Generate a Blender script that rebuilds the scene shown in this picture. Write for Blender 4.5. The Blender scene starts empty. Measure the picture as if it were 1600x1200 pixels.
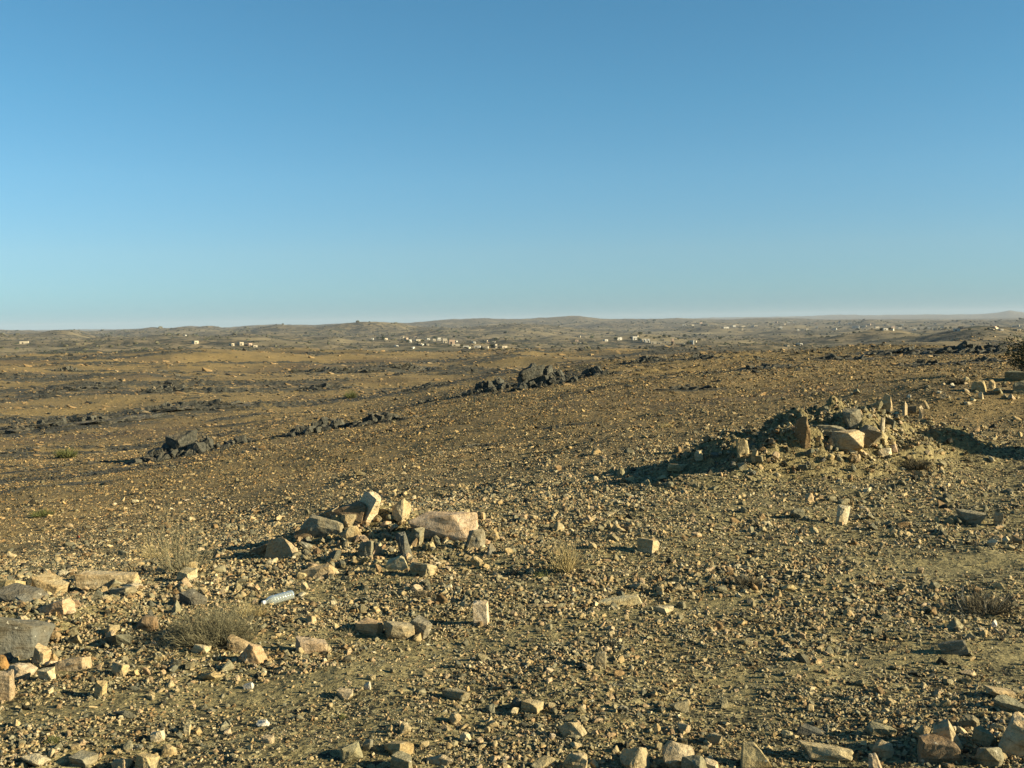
import bpy, bmesh, math, random
import numpy as np
from mathutils import Vector, Matrix, noise as mnoise

S = bpy.context.scene
COL = S.collection
R = math.radians

# ------------------------------------------------------------------ camera
F = 1689.0                      # focal length in pixels of a 1600 px wide picture
EYE = 2.0
PITCH, ROLL = math.atan(95.5/F), math.atan(25/1600.0)
cam_d = bpy.data.cameras.new("camera"); cam = bpy.data.objects.new("camera", cam_d); COL.objects.link(cam)
cam_d.sensor_width = 36.0; cam_d.lens = 36.0*F/1600.0
cam_d.clip_start = 0.05; cam_d.clip_end = 60000
fw = Vector((0, math.cos(PITCH), -math.sin(PITCH)))
r0 = Vector((1, 0, 0)); u0 = r0.cross(fw)
rt = r0*math.cos(ROLL) - u0*math.sin(ROLL)
up = u0*math.cos(ROLL) + r0*math.sin(ROLL)
M = Matrix((rt, up, -fw)).transposed().to_4x4(); M.translation = (0, 0, EYE)
cam.matrix_world = M
S.camera = cam

# ------------------------------------------------------------------ light
SUN_EL, SUN_AZ = 18.5, 104.0    # azimuth clockwise from the view direction
w = bpy.data.worlds.new("World"); S.world = w; w.use_nodes = True
nt = w.node_tree; nt.nodes.clear()
sky = nt.nodes.new('ShaderNodeTexSky'); sky.sky_type = 'NISHITA'; sky.sun_disc = False
sky.sun_elevation = R(SUN_EL); sky.sun_rotation = R(SUN_AZ)
sky.altitude = 1500; sky.air_density = 1.0; sky.dust_density = 0.4; sky.ozone_density = 6.0
bg = nt.nodes.new('ShaderNodeBackground'); bg.inputs['Strength'].default_value = 0.055
wo = nt.nodes.new('ShaderNodeOutputWorld')
tint = nt.nodes.new('ShaderNodeMix'); tint.data_type = 'RGBA'; tint.blend_type = 'MULTIPLY'; tint.inputs[0].default_value = 1
tint.inputs[7].default_value = (.945, 1.235, .985, 1)
nt.links.new(sky.outputs[0], tint.inputs[6])
# colour grade laid over the sky model, dimmer and bluer towards the horizon
tc = nt.nodes.new('ShaderNodeTexCoord'); sp = nt.nodes.new('ShaderNodeSeparateXYZ'); nt.links.new(tc.outputs['Generated'], sp.inputs[0])
rp = nt.nodes.new('ShaderNodeValToRGB'); nt.links.new(sp.outputs[2], rp.inputs[0])
el = rp.color_ramp.elements; el[0].position = 0.0; el[0].color = (.50, .55, .82, 1); el[1].position = .30; el[1].color = (.95, 1.0, 1.0, 1)
for p_, c_ in ((.03, (.76, .69, .85, 1)), (.065, (1.02, .80, .87, 1)), (.13, (1.09, .93, .95, 1)), (.2, (1.0, .98, .98, 1))):
    e_ = el.new(p_); e_.color = c_
sky_grade = nt.nodes.new('ShaderNodeMix'); sky_grade.data_type = 'RGBA'; sky_grade.blend_type = 'MULTIPLY'; sky_grade.inputs[0].default_value = 1
nt.links.new(tint.outputs[2], sky_grade.inputs[6]); nt.links.new(rp.outputs[0], sky_grade.inputs[7]); nt.links.new(sky_grade.outputs[2], bg.inputs[0]); nt.links.new(bg.outputs[0], wo.inputs[0])
sl = bpy.data.lights.new("sun", 'SUN'); sl.energy = 5.0; sl.angle = R(0.53); sl.color = (1.0, 0.88, 0.60)
so = bpy.data.objects.new("sun", sl); COL.objects.link(so)
sd = Vector((math.sin(R(SUN_AZ))*math.cos(R(SUN_EL)), math.cos(R(SUN_AZ))*math.cos(R(SUN_EL)), math.sin(R(SUN_EL))))
so.rotation_euler = sd.to_track_quat('Z', 'Y').to_euler()
S.view_settings.view_transform = 'Standard'; S.view_settings.look = 'None'
S.view_settings.exposure = 1.38; S.view_settings.gamma = 1.0
S.render.engine = 'CYCLES'
S.cycles.max_bounces = 6; S.cycles.volume_bounces = 0; S.cycles.diffuse_bounces = 2
S.cycles.transparent_max_bounces = 8

# ------------------------------------------------------------------ numpy noise
def _hash(ix, iy, seed):
    h = (ix.astype(np.int64)*374761393 + iy.astype(np.int64)*668265263 + seed*2147483647) & 0xffffffff
    h = ((h ^ (h >> 13))*1274126177) & 0xffffffff
    h = ((h ^ (h >> 15))*2246822519) & 0xffffffff
    return (h ^ (h >> 16)) & 0xffffffff
def pnoise(x, y, seed=0):
    x = np.asarray(x, float); y = np.asarray(y, float)
    ix = np.floor(x); iy = np.floor(y); fx = x-ix; fy = y-iy
    u = fx*fx*fx*(fx*(fx*6-15)+10); v = fy*fy*fy*(fy*(fy*6-15)+10)
    def g(ax, ay, dx, dy):
        a = _hash(ax, ay, seed)*(2*math.pi/4294967296.0)
        return np.cos(a)*dx + np.sin(a)*dy
    n00 = g(ix, iy, fx, fy); n10 = g(ix+1, iy, fx-1, fy)
    n01 = g(ix, iy+1, fx, fy-1); n11 = g(ix+1, iy+1, fx-1, fy-1)
    a = n00+u*(n10-n00); b = n01+u*(n11-n01)
    return (a+v*(b-a))*1.5
def fbm(x, y, oct=4, seed=0, gain=0.5):
    s = 0; a = 1.0; t = 0
    for i in range(oct):
        s = s + a*pnoise(x*2**i, y*2**i, seed+i*17); t += a; a *= gain
    return s/t
def sstep(a, b, x):
    t = np.clip((x-a)/(b-a), 0, 1); return t*t*(3-2*t)

# ------------------------------------------------------------------ height of the land
rng = np.random.default_rng(7)
def horizon(px): return 517.0-25.0*px/1600.0
def azim(px): return np.arctan((np.asarray(px, float)-800)/F)
DN = np.array([4, 8, 10, 12, 14, 16.5, 20, 25, 32, 45, 60, 75, 95, 130, 180, 260, 350, 420, 520, 800, 1200, 2000, 3200, 4600], float)
COLS = {
 -250: [1358, 940, 890, 880, 870, 858, 836, 805, 778, 742, 716, 700, 684, 660, 630, 592, 566, 556, 566, 552, 546, 537, 530, 525],
 0:    [1361, 939, 882, 876, 868, 856, 832, 800, 770, 734, 709, 694, 680, 656, 626, 588, 560, 551, 562, 549, 541, 533, 526, 522],
 200:  [1358, 936, 866, 862, 856, 846, 822, 788, 757, 724, 703, 688, 670, 648, 620, 582, 555, 545, 556, 546, 539, 532, 526, 520],
 400:  [1355, 933, 849, 846, 842, 834, 806, 768, 734, 694, 676, 674, 666, 645, 618, 584, 561, 552, 558, 543, 536, 529, 522, 516],
 600:  [1352, 930, 846, 800, 792, 784, 765, 728, 695, 658, 644, 644, 641, 630, 610, 583, 565, 556, 557, 546, 539, 531, 521, 513],
 800:  [1349, 927, 843, 789, 775, 765, 738, 700, 665, 626, 605, 598, 596, 592, 583, 571, 562, 558, 555, 547, 541, 532, 520, 510],
 1000: [1345, 924, 839, 784, 744, 725, 700, 668, 636, 598, 577, 568, 561, 563, 563, 559, 555, 553, 551, 546, 540, 530, 519, 509],
 1200: [1342, 920, 836, 781, 738, 704, 680, 648, 616, 583, 566, 559, 555, 558, 559, 557, 554, 552, 550, 544, 537, 526, 515, 506],
 1400: [1339, 917, 833, 778, 736, 699, 665, 631, 600, 573, 560, 553, 548, 552, 554, 553, 550, 548, 546, 541, 534, 522, 512, 505],
 1600: [1336, 914, 830, 774, 733, 697, 661, 628, 598, 568, 554, 547, 543, 548, 549, 547, 545, 543, 541, 536, 530, 519, 510, 503],
 1850: [1332, 911, 827, 770, 730, 693, 657, 624, 594, 562, 548, 541, 538, 543, 545, 543, 541, 539, 537, 532, 527, 516, 507, 500]}
_px = np.array(sorted(COLS)); _az = azim(_px)
_Z = np.array([[EYE-d*(y-horizon(p))/F for d, y in zip(DN, COLS[p])] for p in _px])
AZG = np.linspace(R(-60), R(60), 361); LG = np.linspace(math.log(1.0), math.log(30000), 700)
_t1 = np.array([np.interp(LG, np.log(DN), z) for z in _Z])          # column x lnD
TAB = np.array([np.interp(AZG, _az, _t1[:, j]) for j in range(len(LG))]).T
def blur(a, sig, axis):
    n = int(3*sig)+1; k = np.exp(-0.5*(np.arange(-n, n+1)/sig)**2); k /= k.sum()
    pad = [(0, 0), (0, 0)]; pad[axis] = (n, n); b = np.pad(a, pad, mode='edge')
    return np.apply_along_axis(lambda v: np.convolve(v, k, 'valid'), axis, b)
TAB = blur(blur(TAB, 6, 1), 8, 0)
SKY_PX = [-300, -60, 0, 50, 62, 90, 150, 215, 300, 350, 400, 455, 490, 545, 600, 640, 680, 740, 800, 850, 905, 950, 1000, 1060, 1110, 1200, 1300, 1400, 1500, 1600, 1900]
SKY_PY = [519, 517, 516, 516, 519, 521, 519, 517, 512, 514, 509, 507, 509, 504.5, 505.5, 505, 501, 498, 500, 498, 496, 499, 499, 497, 500, 498, 500, 500, 501, 500, 500]
FAR_PX = [-300, 0, 150, 300, 500, 900, 1100, 1180, 1260, 1300, 1380, 1450, 1530, 1560, 1578, 1600, 1640, 1900]
FAR_PY = [515, 517, 515, 514, 511, 503, 497, 496, 494, 492.5, 493, 492, 491, 489, 486, 489, 491, 491]
HILLS = [(1530, 720, 517, 95, .22), (1380, 900, 531, 60, .2), (700, 640, 546, 90, .16), (520, 560, 551, 70, .15),
         (1320, 1000, 530, 120, .2), (250, 1500, 528, 70, .2), (380, 1350, 531, 50, .15), (680, 1500, 533, 50, .12), (840, 2600, 517, 90, .2), (1120, 1250, 536, 60, .15)]
_hr = np.random.default_rng(99)
KNOLLS = [(_hr.uniform(-80, 1680), math.exp(_hr.uniform(math.log(750), math.log(5600))), _hr.uniform(22, 85), _hr.uniform(.03, .085), _hr.uniform(.0022, .0050)) for _ in range(85)]
KNOLLS = [k_ for k_ in KNOLLS if not (k_[0] > 1200 and k_[1] < 3600)]
BERMS = [(1305, 15.9, 0.95, 1.45, 1.7), (1405, 16.5, 0.50, 1.4, 1.2), (1205, 15.3, .52, 1.75, 1.2), (1245, 14.3, .42, 1.3, .9),   # x by pixel, distance, height, half width, half depth
         (1560, 27.0, 0.45, 3.0, 2.2), (1480, 29.0, 0.25, 2.5, 1.8)]
OFFRIGHT_CASTERS = [(9.9, 13.7, 1.5, .7, .36), (11.3, 13.6, 1.3, 1.2, .45)]  # mounds added out of view to throw a shadow strip into the frame
SHADOW_BANK = [(9.5, 16.3), (7.4, 15.35), (5.4, 14.25), (3.6, 13.55), (1.7, 12.75)]      # low bank added to throw a band of shadow, right to left
SMALL = [(560, 10.95, 0.30, 0.62, 0.42), (700, 10.4, 0.1, 0.6, 0.4), (20, 8.2, 0.14, 0.7, 0.5), (1560, 5.3, 0.1, 0.5, 0.5)]
OCT = [(0.14, .007, 11), (0.35, .014, 1), (0.9, .035, 2), (2.6, .075, 3), (8, .2, 4), (24, .95, 5), (60, 2.8, 6), (130, 5.0, 16), (260, 9.0, 7), (650, 11, 8)]
def strata(x, y):
    """ribs of bare rock that run across the slopes"""
    a = R(14); u = x*math.cos(a)+y*math.sin(a); v = -x*math.sin(a)+y*math.cos(a)
    wv = v+3.0*pnoise(u/40, v/40, 61)
    s1 = fbm(u/26, wv/4.5, 4, 71, .55)
    s2 = fbm(u/90, wv/16, 4, 83, .55)
    return s1, s2
def bump_xy(x, y, cx, cy, h, sx, sy):
    e = ((x-cx)/sx)**2+((y-cy)/sy)**2
    return h*np.exp(-e**1.3*0.9)
def mound_h(x, y):
    z = 0*x
    for px, d, h, sx, sy in BERMS[:4]:
        a = azim(px); e = np.sqrt(((x-d*np.sin(a))/sx)**2+((y-d*np.cos(a))/sy)**2); z = np.maximum(z, h*np.clip(1-e, 0, 1)**.72*(1-.12*np.cos(e*9+px)))
    n = 0.32*fbm(x/0.8, y/0.8, 5, 301, .6)
    return z*(1+1.3*n)+sstep(0.05, .3, z)*(n*0.6-.05*np.abs(fbm(x/.25, y/.25, 3, 305)))
def height(x, y, mound=True):
    x = np.asarray(x, float); y = np.asarray(y, float)
    D = np.hypot(x, y)+1e-6; az = np.arctan2(x, y); L = np.log(np.maximum(D, 1.001))
    ai = np.clip((az-AZG[0])/(AZG[1]-AZG[0]), 0, len(AZG)-1.001); li = np.clip((L-LG[0])/(LG[1]-LG[0]), 0, len(LG)-1.001)
    i = ai.astype(int); j = li.astype(int); fa = ai-i; fl = li-j
    z = (TAB[i, j]*(1-fa)*(1-fl)+TAB[i+1, j]*fa*(1-fl)+TAB[i, j+1]*(1-fa)*fl+TAB[i+1, j+1]*fa*fl)
    px = 800+F*np.tan(np.clip(az, R(-50), R(50))); hor = horizon(px)
    for hp, hd, hy, sp, sl_ in HILLS:
        top = EYE-hd*(hy-horizon(hp))/F
        base = EYE-hd*(float(np.interp(math.log(hd), LG, TAB[int(np.clip((azim(hp)-AZG[0])/(AZG[1]-AZG[0]), 0, 360))]))*0+0)/F
        bz = float(np.interp(math.log(hd), LG, TAB[int(np.clip((azim(hp)-AZG[0])/(AZG[1]-AZG[0]), 0, 360))]))
        e = ((px-hp)/sp)**2+((L-math.log(hd))/sl_)**2
        z = z+max(top-bz, 0)*np.exp(-e)
    m = (D > 550) & (D < 8000)
    if m.any():
        zz = z[m]; pm, lm = px[m], L[m]
        for kp, kd, sp, sl_, kh in KNOLLS:
            q = np.abs(lm-math.log(kd)) < 3*sl_
            if q.any(): zz[q] += kh*kd*(1-.35*(kd > 4200))*np.exp(-((pm[q]-kp)/sp)**2-((lm[q]-math.log(kd))/sl_)**2)
        z[m] = zz
    # far ridge and the blue range behind it
    for P, Y, d, s in ((SKY_PX, SKY_PY, 6000, .17), (FAR_PX, FAR_PY, 14500, .15)):
        top = EYE-d*(np.interp(px, P, Y)-hor)/F
        k = np.exp(-((L-math.log(d))/s)**2)
        z = z*(1-k)+top*k
    front = 1-sstep(R(60), R(120), np.abs(az))
    z = z*front+(1-front)*(-25*sstep(20, 3000, D)+0.0)
    # roughness, each wavelength only where it is small beside the distance
    for lam, amp, sd_ in OCT:
        k = sstep(lam*1.2, lam*4.5, D)*(1-sstep(lam*250, lam*500, D))*(1-0.25*sstep(4200, 6000, D))
        m = k > 0
        if m.any():
            n = np.zeros_like(z); n[m] = pnoise(x[m]/lam, y[m]/lam, sd_)
            if lam in (24, 60, 130, 260): n[m] = .55*n[m]+.75*(.45-1.7*np.abs(pnoise(x[m]/lam*.8, y[m]/lam*.8, sd_+40)))
            z = z+amp*k*n
    m = (D > 18) & (D < 900)
    if m.any():
        s1, s2 = strata(x[m], y[m])
        k = sstep(18, 60, D[m])*(1-sstep(500, 900, D[m]))
        jag = .55+.9*np.abs(fbm(x[m]/1.6, y[m]/1.1, 3, 95))+.5*pnoise(x[m]/5, y[m]/3, 96)
        z[m] += k*jag*(0.25*sstep(.10, .3, s1)*sstep(-.1, .2, s2)+0.6*sstep(.12, .4, s2)*sstep(60, 140, D[m]))
    for px_, d, h, sx, sy in SMALL+BERMS[4:]:
        a = azim(px_); z = z+bump_xy(x, y, d*np.sin(a), d*np.cos(a), h, sx, sy)
    for cx, cy, h, sx, sy in OFFRIGHT_CASTERS: z = z+bump_xy(x, y, cx, cy, h, sx, sy)*(.8+.6*pnoise(x*1.3, y*1.3, 48))
    mm = (x > -1) & (x < 12) & (y > 10) & (y < 19)
    if mm.any():
        X, Y = x[mm], y[mm]; best = np.zeros_like(X); X2 = X+.25*pnoise(X*.7, Y*.7, 44); Y2 = Y+.2*pnoise(X*.8, Y*.8, 45)
        for i_, ((ax, ay), (bx, by)) in enumerate(zip(SHADOW_BANK, SHADOW_BANK[1:])):
            l2 = (bx-ax)**2+(by-ay)**2; t_ = np.clip(((X2-ax)*(bx-ax)+(Y2-ay)*(by-ay))/l2, 0, 1)
            d_ = np.hypot(X2-ax-t_*(bx-ax), Y2-ay-t_*(by-ay)); hh = np.interp(i_+t_, [0, 1, 2, 3, 3.7, 4], [.20, .22, .2, .24, .2, .05])
            best = np.maximum(best, hh*np.exp(-(d_/.42)**2)*(.85+.5*pnoise(X*1.6, Y*1.6, 46)))
        z[mm] += best
    if mound:
        mm = (np.abs(x-6) < 6) & (np.abs(y-15) < 6)
        if mm.any(): z[mm] += mound_h(x[mm], y[mm])
    return z
def H(x, y, mound=True): return float(height(np.array([x]), np.array([y]), mound)[0])
def ray(px, py):
    d = fw + rt*((px-800)/F) + up*(-(py-600)/F)
    return d
_T = np.exp(np.linspace(math.log(2.5), math.log(16000), 2400))
def at(px, py):
    """the point of the land that the picture shows at a pixel (1600 x 1200)"""
    d = ray(px, py); x = d.x*_T; y = d.y*_T; z = EYE+d.z*_T
    g = z-height(x, y); below = np.nonzero(g < 0)[0]
    k = max(1, below[0] if len(below) else len(_T)-1); f = min(max(g[k-1]/(g[k-1]-g[k]+1e-9), 0), 1)
    xx, yy = x[k-1]+f*(x[k]-x[k-1]), y[k-1]+f*(y[k]-y[k-1])
    return Vector((xx, yy, H(xx, yy)))
def metres(px_len, p): return px_len*math.hypot(p.x, p.y)/F*1.0
def pixel(p):
    v = Vector(p)-Vector((0, 0, EYE)); z = v.dot(fw)
    return 800+F*v.dot(rt)/z, 600-F*v.dot(up)/z

# ------------------------------------------------------------------ materials
class NT:
    def __init__(s, name):
        s.m = bpy.data.materials.new(name); s.m.use_nodes = True; s.t = s.m.node_tree; s.t.nodes.clear()
        s.out = s.n('ShaderNodeOutputMaterial'); s.b = s.n('ShaderNodeBsdfPrincipled')
        s.l(s.b.outputs[0], s.out.inputs['Surface'])
        s.b.inputs['Roughness'].default_value = 0.9
        s.b.inputs['Specular IOR Level'].default_value = 0.2
    def n(s, t, **k):
        x = s.t.nodes.new(t)
        for a, v in k.items(): setattr(x, a, v)
        return x
    def l(s, a, b): s.t.links.new(a, b)
    def pos(s):
        if not hasattr(s, '_p'): s._p = s.n('ShaderNodeNewGeometry').outputs['Position']
        return s._p
    def objpos(s): return s.n('ShaderNodeTexCoord').outputs['Object']
    def noise(s, scale, detail=4, rough=.55, vec=None, sc=None):
        v = vec or s.pos()
        if sc:
            mp = s.n('ShaderNodeMapping'); mp.inputs['Scale'].default_value = sc; s.l(v, mp.inputs[0]); v = mp.outputs[0]
        x = s.n('ShaderNodeTexNoise'); x.inputs['Scale'].default_value = scale; x.inputs['Detail'].default_value = detail
        x.inputs['Roughness'].default_value = rough; s.l(v, x.inputs['Vector']); return x.outputs['Fac']
    def ramp(s, f, a, b):
        x = s.n('ShaderNodeMapRange'); x.interpolation_type = 'SMOOTHSTEP'
        x.inputs['From Min'].default_value = a; x.inputs['From Max'].default_value = b; s.l(f, x.inputs['Value']); return x.outputs['Result']
    def mix(s, f, a, b, mode='MIX'):
        x = s.n('ShaderNodeMix', data_type='RGBA', blend_type=mode)
        for sock, v in ((x.inputs[0], f), (x.inputs[6], a), (x.inputs[7], b)):
            if isinstance(v, (int, float)): sock.default_value = v
            elif isinstance(v, tuple): sock.default_value = (*v, 1)
            else: s.l(v, sock)
        return x.outputs[2]
    def math(s, op, a, b=None):
        x = s.n('ShaderNodeMath', operation=op)
        for sock, v in zip(x.inputs, (a, b)):
            if v is None: continue
            if isinstance(v, (int, float)): sock.default_value = v
            else: s.l(v, sock)
        return x.outputs[0]
    def attr(s, name):
        return s.n('ShaderNodeAttribute', attribute_name=name)
    def bump(s, f, dist, strength=1.0, prev=None):
        x = s.n('ShaderNodeBump'); x.inputs['Distance'].default_value = dist; x.inputs['Strength'].default_value = strength
        s.l(f, x.inputs['Height'])
        if prev: s.l(prev, x.inputs['Normal'])
        return x.outputs[0]

def ground_material():
    t = NT("stony ground")
    a = t.attr("zones"); sep = t.n('ShaderNodeSeparateColor'); t.l(a.outputs['Color'], sep.inputs[0])
    dark, mid, far = sep.outputs
    pale = t.attr("pale").outputs['Fac']
    fine = t.noise(34, 5, .7); med = t.noise(2.3, 5, .6); big = t.noise(.23, 5, .6)
    near = t.mix(t.ramp(fine, .32, .68), (.091, .077, .035), (.288, .232, .103))
    near = t.mix(t.ramp(med, .35, .7), near, t.mix(t.ramp(fine, .35, .65), (.107, .091, .041), (.288, .232, .103)))
    v = t.n('ShaderNodeTexVoronoi'); v.inputs['Scale'].default_value = 30; t.l(t.pos(), v.inputs['Vector'])
    sv = t.n('ShaderNodeSeparateColor'); t.l(v.outputs['Color'], sv.inputs[0])
    near = t.mix(t.ramp(sv.outputs[0], .72, .86), near, (.352, .288, .135))
    near = t.mix(t.ramp(sv.outputs[1], .66, .82), near, (.037, .035, .019))
    near = t.mix(t.math('MULTIPLY', pale, .55), near, t.mix(fine, (.213, .176, .077), (.331, .266, .123)))
    f2 = t.noise(5.5, 5, .65); f3 = t.noise(.75, 6, .65)
    midc = t.mix(t.ramp(f2, .33, .66), (.109, .078, .033), (.275, .191, .076))
    midc = t.mix(t.ramp(f3, .42, .68), midc, t.mix(f2, (.167, .116, .045), (.300, .208, .081)))
    midc = t.mix(t.ramp(big, .45, .7), midc, t.mix(f2, (.100, .075, .033), (.208, .148, .060)))
    midc = t.mix(t.ramp(t.noise(.045, 6, .65, sc=(.5, 1, 1)), .48, .66), midc, t.mix(f2, (.058, .045, .026), (.154, .107, .054)))
    c = t.mix(mid, near, midc)
    g1 = t.noise(.055, 7, .68); g2 = t.noise(.011, 6, .6, sc=(.35, 1, 1)); g3 = t.noise(.02, 6, .7)
    g4 = t.noise(.19, 6, .7, sc=(1, .5, 1))
    farc = t.mix(t.ramp(g1, .42, .60), (.046, .044, .028), (.205, .155, .085))
    farc = t.mix(t.ramp(g4, .52, .62), farc, (.034, .035, .023))
    farc = t.mix(t.ramp(t.noise(.09, 7, .75), .57, .64), farc, (.25, .19, .11))
    farc = t.mix(t.ramp(g2, .52, .62), farc, t.mix(g4, (.11, .09, .05), (.26, .205, .115)))
    farc = t.mix(t.ramp(g3, .54, .66), farc, (.042, .046, .029))
    c = t.mix(far, c, farc)
    dk = t.ramp(t.math('ADD', dark, t.math('MULTIPLY', t.math('SUBTRACT', t.noise(.55, 9, .75), .5), 2.6)), .42, .62)
    dcol = t.mix(t.ramp(t.noise(3.1, 6, .7), .35, .7), (.028, .028, .021), (.11, .098, .066))
    c = t.mix(dk, c, dcol)
    t.l(c, t.b.inputs['Base Color'])
    n1 = t.bump(t.noise(60, 4, .7), .012)
    n2 = t.bump(t.noise(11, 6, .7), .05, 1.0, n1)
    n3 = t.bump(t.noise(1.3, 6, .7), .22, .8, n2)
    t.l(n3, t.b.inputs['Normal'])
    return t.m

def stone_material(name, attr_color=True, base=None):
    """weathered stone; the stone's own colour comes from a per-stone attribute"""
    t = NT(name)
    if attr_color:
        c = t.attr("tone").outputs['Color']; vec = t.pos()
    else:
        c = base; vec = t.pos()
    f = t.noise(38, 6, .7, vec); g = t.noise(7, 5, .6, vec)
    c1 = t.mix(t.ramp(g, .32, .7), c, t.mix(1.0, c, (1.0, .87, .70), 'MULTIPLY'))
    c2 = t.mix(t.ramp(f, .28, .60), t.mix(1.0, c1, (.58, .58, .55), 'MULTIPLY'), c1)
    op = t.objpos()
    v = t.noise(9, 4, .6, op, sc=(.5, .5, 5)); w_ = t.noise(5, 6, .7, vec)
    c3 = t.mix(t.ramp(v, .54, .66), c2, t.mix(1.0, c2, (.62, .56, .48), 'MULTIPLY'))
    c3 = t.mix(t.ramp(w_, .60, .66), c3, t.mix(.5, c3, (.10, .092, .065)))
    c3 = t.mix(t.ramp(t.noise(23, 4, .6, vec), .64, .70), c3, t.mix(.6, c3, (.55, .49, .36)))
    t.l(c3, t.b.inputs['Base Color'])
    b1 = t.bump(t.noise(90, 5, .7, vec), .006, .8)
    b2 = t.bump(t.noise(17, 6, .65, vec), .024, 1.0, b1)
    b2 = t.bump(v, .012, .8, b2)
    t.l(b2, t.b.inputs['Normal'])
    return t.m

def outcrop_material():
    t = NT("dark varnished rock")
    f = t.noise(1.6, 7, .7); g = t.noise(.5, 4, .6); h = t.noise(9, 5, .7)
    c = t.mix(t.ramp(f, .33, .7), (.026, .027, .021), (.10, .094, .069))
    c = t.mix(t.ramp(h, .5, .75), c, (.15, .128, .086))
    c = t.mix(t.ramp(g, .60, .74), c, (.20, .155, .09))
    nz = t.n('ShaderNodeSeparateXYZ'); t.l(t.n('ShaderNodeNewGeometry').outputs['True Normal'], nz.inputs[0])
    c = t.mix(t.math('MULTIPLY', t.ramp(nz.outputs[2], .62, .95), t.ramp(t.noise(2.6, 6, .7), .45, .62)), c, (.19, .145, .085))
    t.l(c, t.b.inputs['Base Color']); t.b.inputs['Roughness'].default_value = .7
    n1 = t.bump(t.noise(12, 6, .7), .06); n2 = t.bump(t.noise(2.0, 6, .65, sc=(1.6, .8, 1)), .25, .8, n1)
    t.l(n2, t.b.inputs['Normal']); return t.m

def plain(name, col, rough=.9, var=.35, scale=3.0):
    t = NT(name); f = t.noise(scale, 5, .65)
    lo = tuple(x*(1-var) for x in col); hi = tuple(min(1, x*(1+var)) for x in col)
    t.l(t.mix(t.ramp(f, .3, .7), lo, hi), t.b.inputs['Base Color']); t.b.inputs['Roughness'].default_value = rough
    return t.m
def twig_material(name, a, b):
    t = NT(name); c = t.mix(t.attr("shade").outputs['Fac'], a, b)
    t.l(c, t.b.inputs['Base Color']); return t.m

MG = ground_material(); MS = stone_material("weathered stone"); MO = outcrop_material()
TONES = {'tan': (.47, .375, .215), 'pink': (.48, .36, .225), 'pale': (.60, .51, .335), 'brown': (.28, .20, .11),
         'grey': (.27, .245, .16), 'slate': (.145, .142, .105), 'dark': (.060, .057, .042), 'ochre': (.36, .225, .085), 'white': (.80, .74, .62), 'red': (.30, .085, .045)}

# ------------------------------------------------------------------ object helpers
def tag(o, label=None, cat=None, group=None, kind=None):
    for k, v in (('label', label), ('category', cat), ('group', group), ('kind', kind)):
        if v: o[k] = v
    return o
def link(name, me, mat=None, parent=None):
    o = bpy.data.objects.new(name, me); COL.objects.link(o)
    if mat and me: me.materials.append(mat)
    if parent: o.parent = parent
    return o
def empty(name, loc, rz=0):
    o = bpy.data.objects.new(name, None); COL.objects.link(o); o.location = loc; o.rotation_euler = (0, 0, rz)
    o.empty_display_size = .1; return o
def mesh_np(name, V, polys_flat, starts, totals, smooth=False):
    me = bpy.data.meshes.new(name)
    me.vertices.add(len(V)); me.vertices.foreach_set('co', np.ascontiguousarray(V, np.float32).ravel())
    me.loops.add(len(polys_flat)); me.loops.foreach_set('vertex_index', np.ascontiguousarray(polys_flat, np.int32))
    me.polygons.add(len(starts)); me.polygons.foreach_set('loop_start', np.ascontiguousarray(starts, np.int32))
    try: me.polygons.foreach_set('loop_total', np.ascontiguousarray(totals, np.int32))
    except Exception: pass
    me.update(calc_edges=True)
    me.polygons.foreach_set('use_smooth', np.full(len(starts), smooth, bool))
    return me
def mesh_tris(name, V, T, smooth=False):
    T = np.asarray(T, np.int32); return mesh_np(name, V, T.ravel(), np.arange(len(T))*3, np.full(len(T), 3), smooth)
def mesh_quads(name, V, Q, smooth=False):
    Q = np.asarray(Q, np.int32); return mesh_np(name, V, Q.ravel(), np.arange(len(Q))*4, np.full(len(Q), 4), smooth)
def set_color(me, name, C):
    a = me.color_attributes.new(name, 'FLOAT_COLOR', 'POINT')
    a.data.foreach_set('color', np.ascontiguousarray(C, np.float32).ravel())
def set_float(me, name, v):
    a = me.attributes.new(name, 'FLOAT', 'POINT'); a.data.foreach_set('value', np.ascontiguousarray(v, np.float32))

# ------------------------------------------------------------------ tracks: bare strips where wheels have run
def polyline(pts): return [at(*p) for p in pts]
TRACKS = [([(560, 1030), (860, 985), (1080, 955), (1240, 925), (1420, 893), (1640, 868)], .16),
          ([(40, 1120), (330, 1090), (640, 1050), (700, 1030)], .15),
          ([(380, 1000), (560, 1000), (760, 1010)], .12),
          ([(1150, 1075), (1350, 1035), (1500, 1020), (1640, 1010)], .13)]
TRACKS = [([(p.x, p.y) for p in polyline(a)], wd) for a, wd in TRACKS]
def track_mask(x, y):
    m = np.zeros_like(x)
    for pts, wd in TRACKS:
        d = np.full_like(x, 1e9)
        for (ax, ay), (bx, by) in zip(pts, pts[1:]):
            L2 = (bx-ax)**2+(by-ay)**2; s = np.clip(((x-ax)*(bx-ax)+(y-ay)*(by-ay))/L2, 0, 1)
            d = np.minimum(d, np.hypot(x-ax-s*(bx-ax), y-ay-s*(by-ay)))
        m = np.maximum(m, 1-sstep(wd*.6, wd*2.0, d+0.12*pnoise(x*1.5, y*1.5, 5)))
    return m

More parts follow.
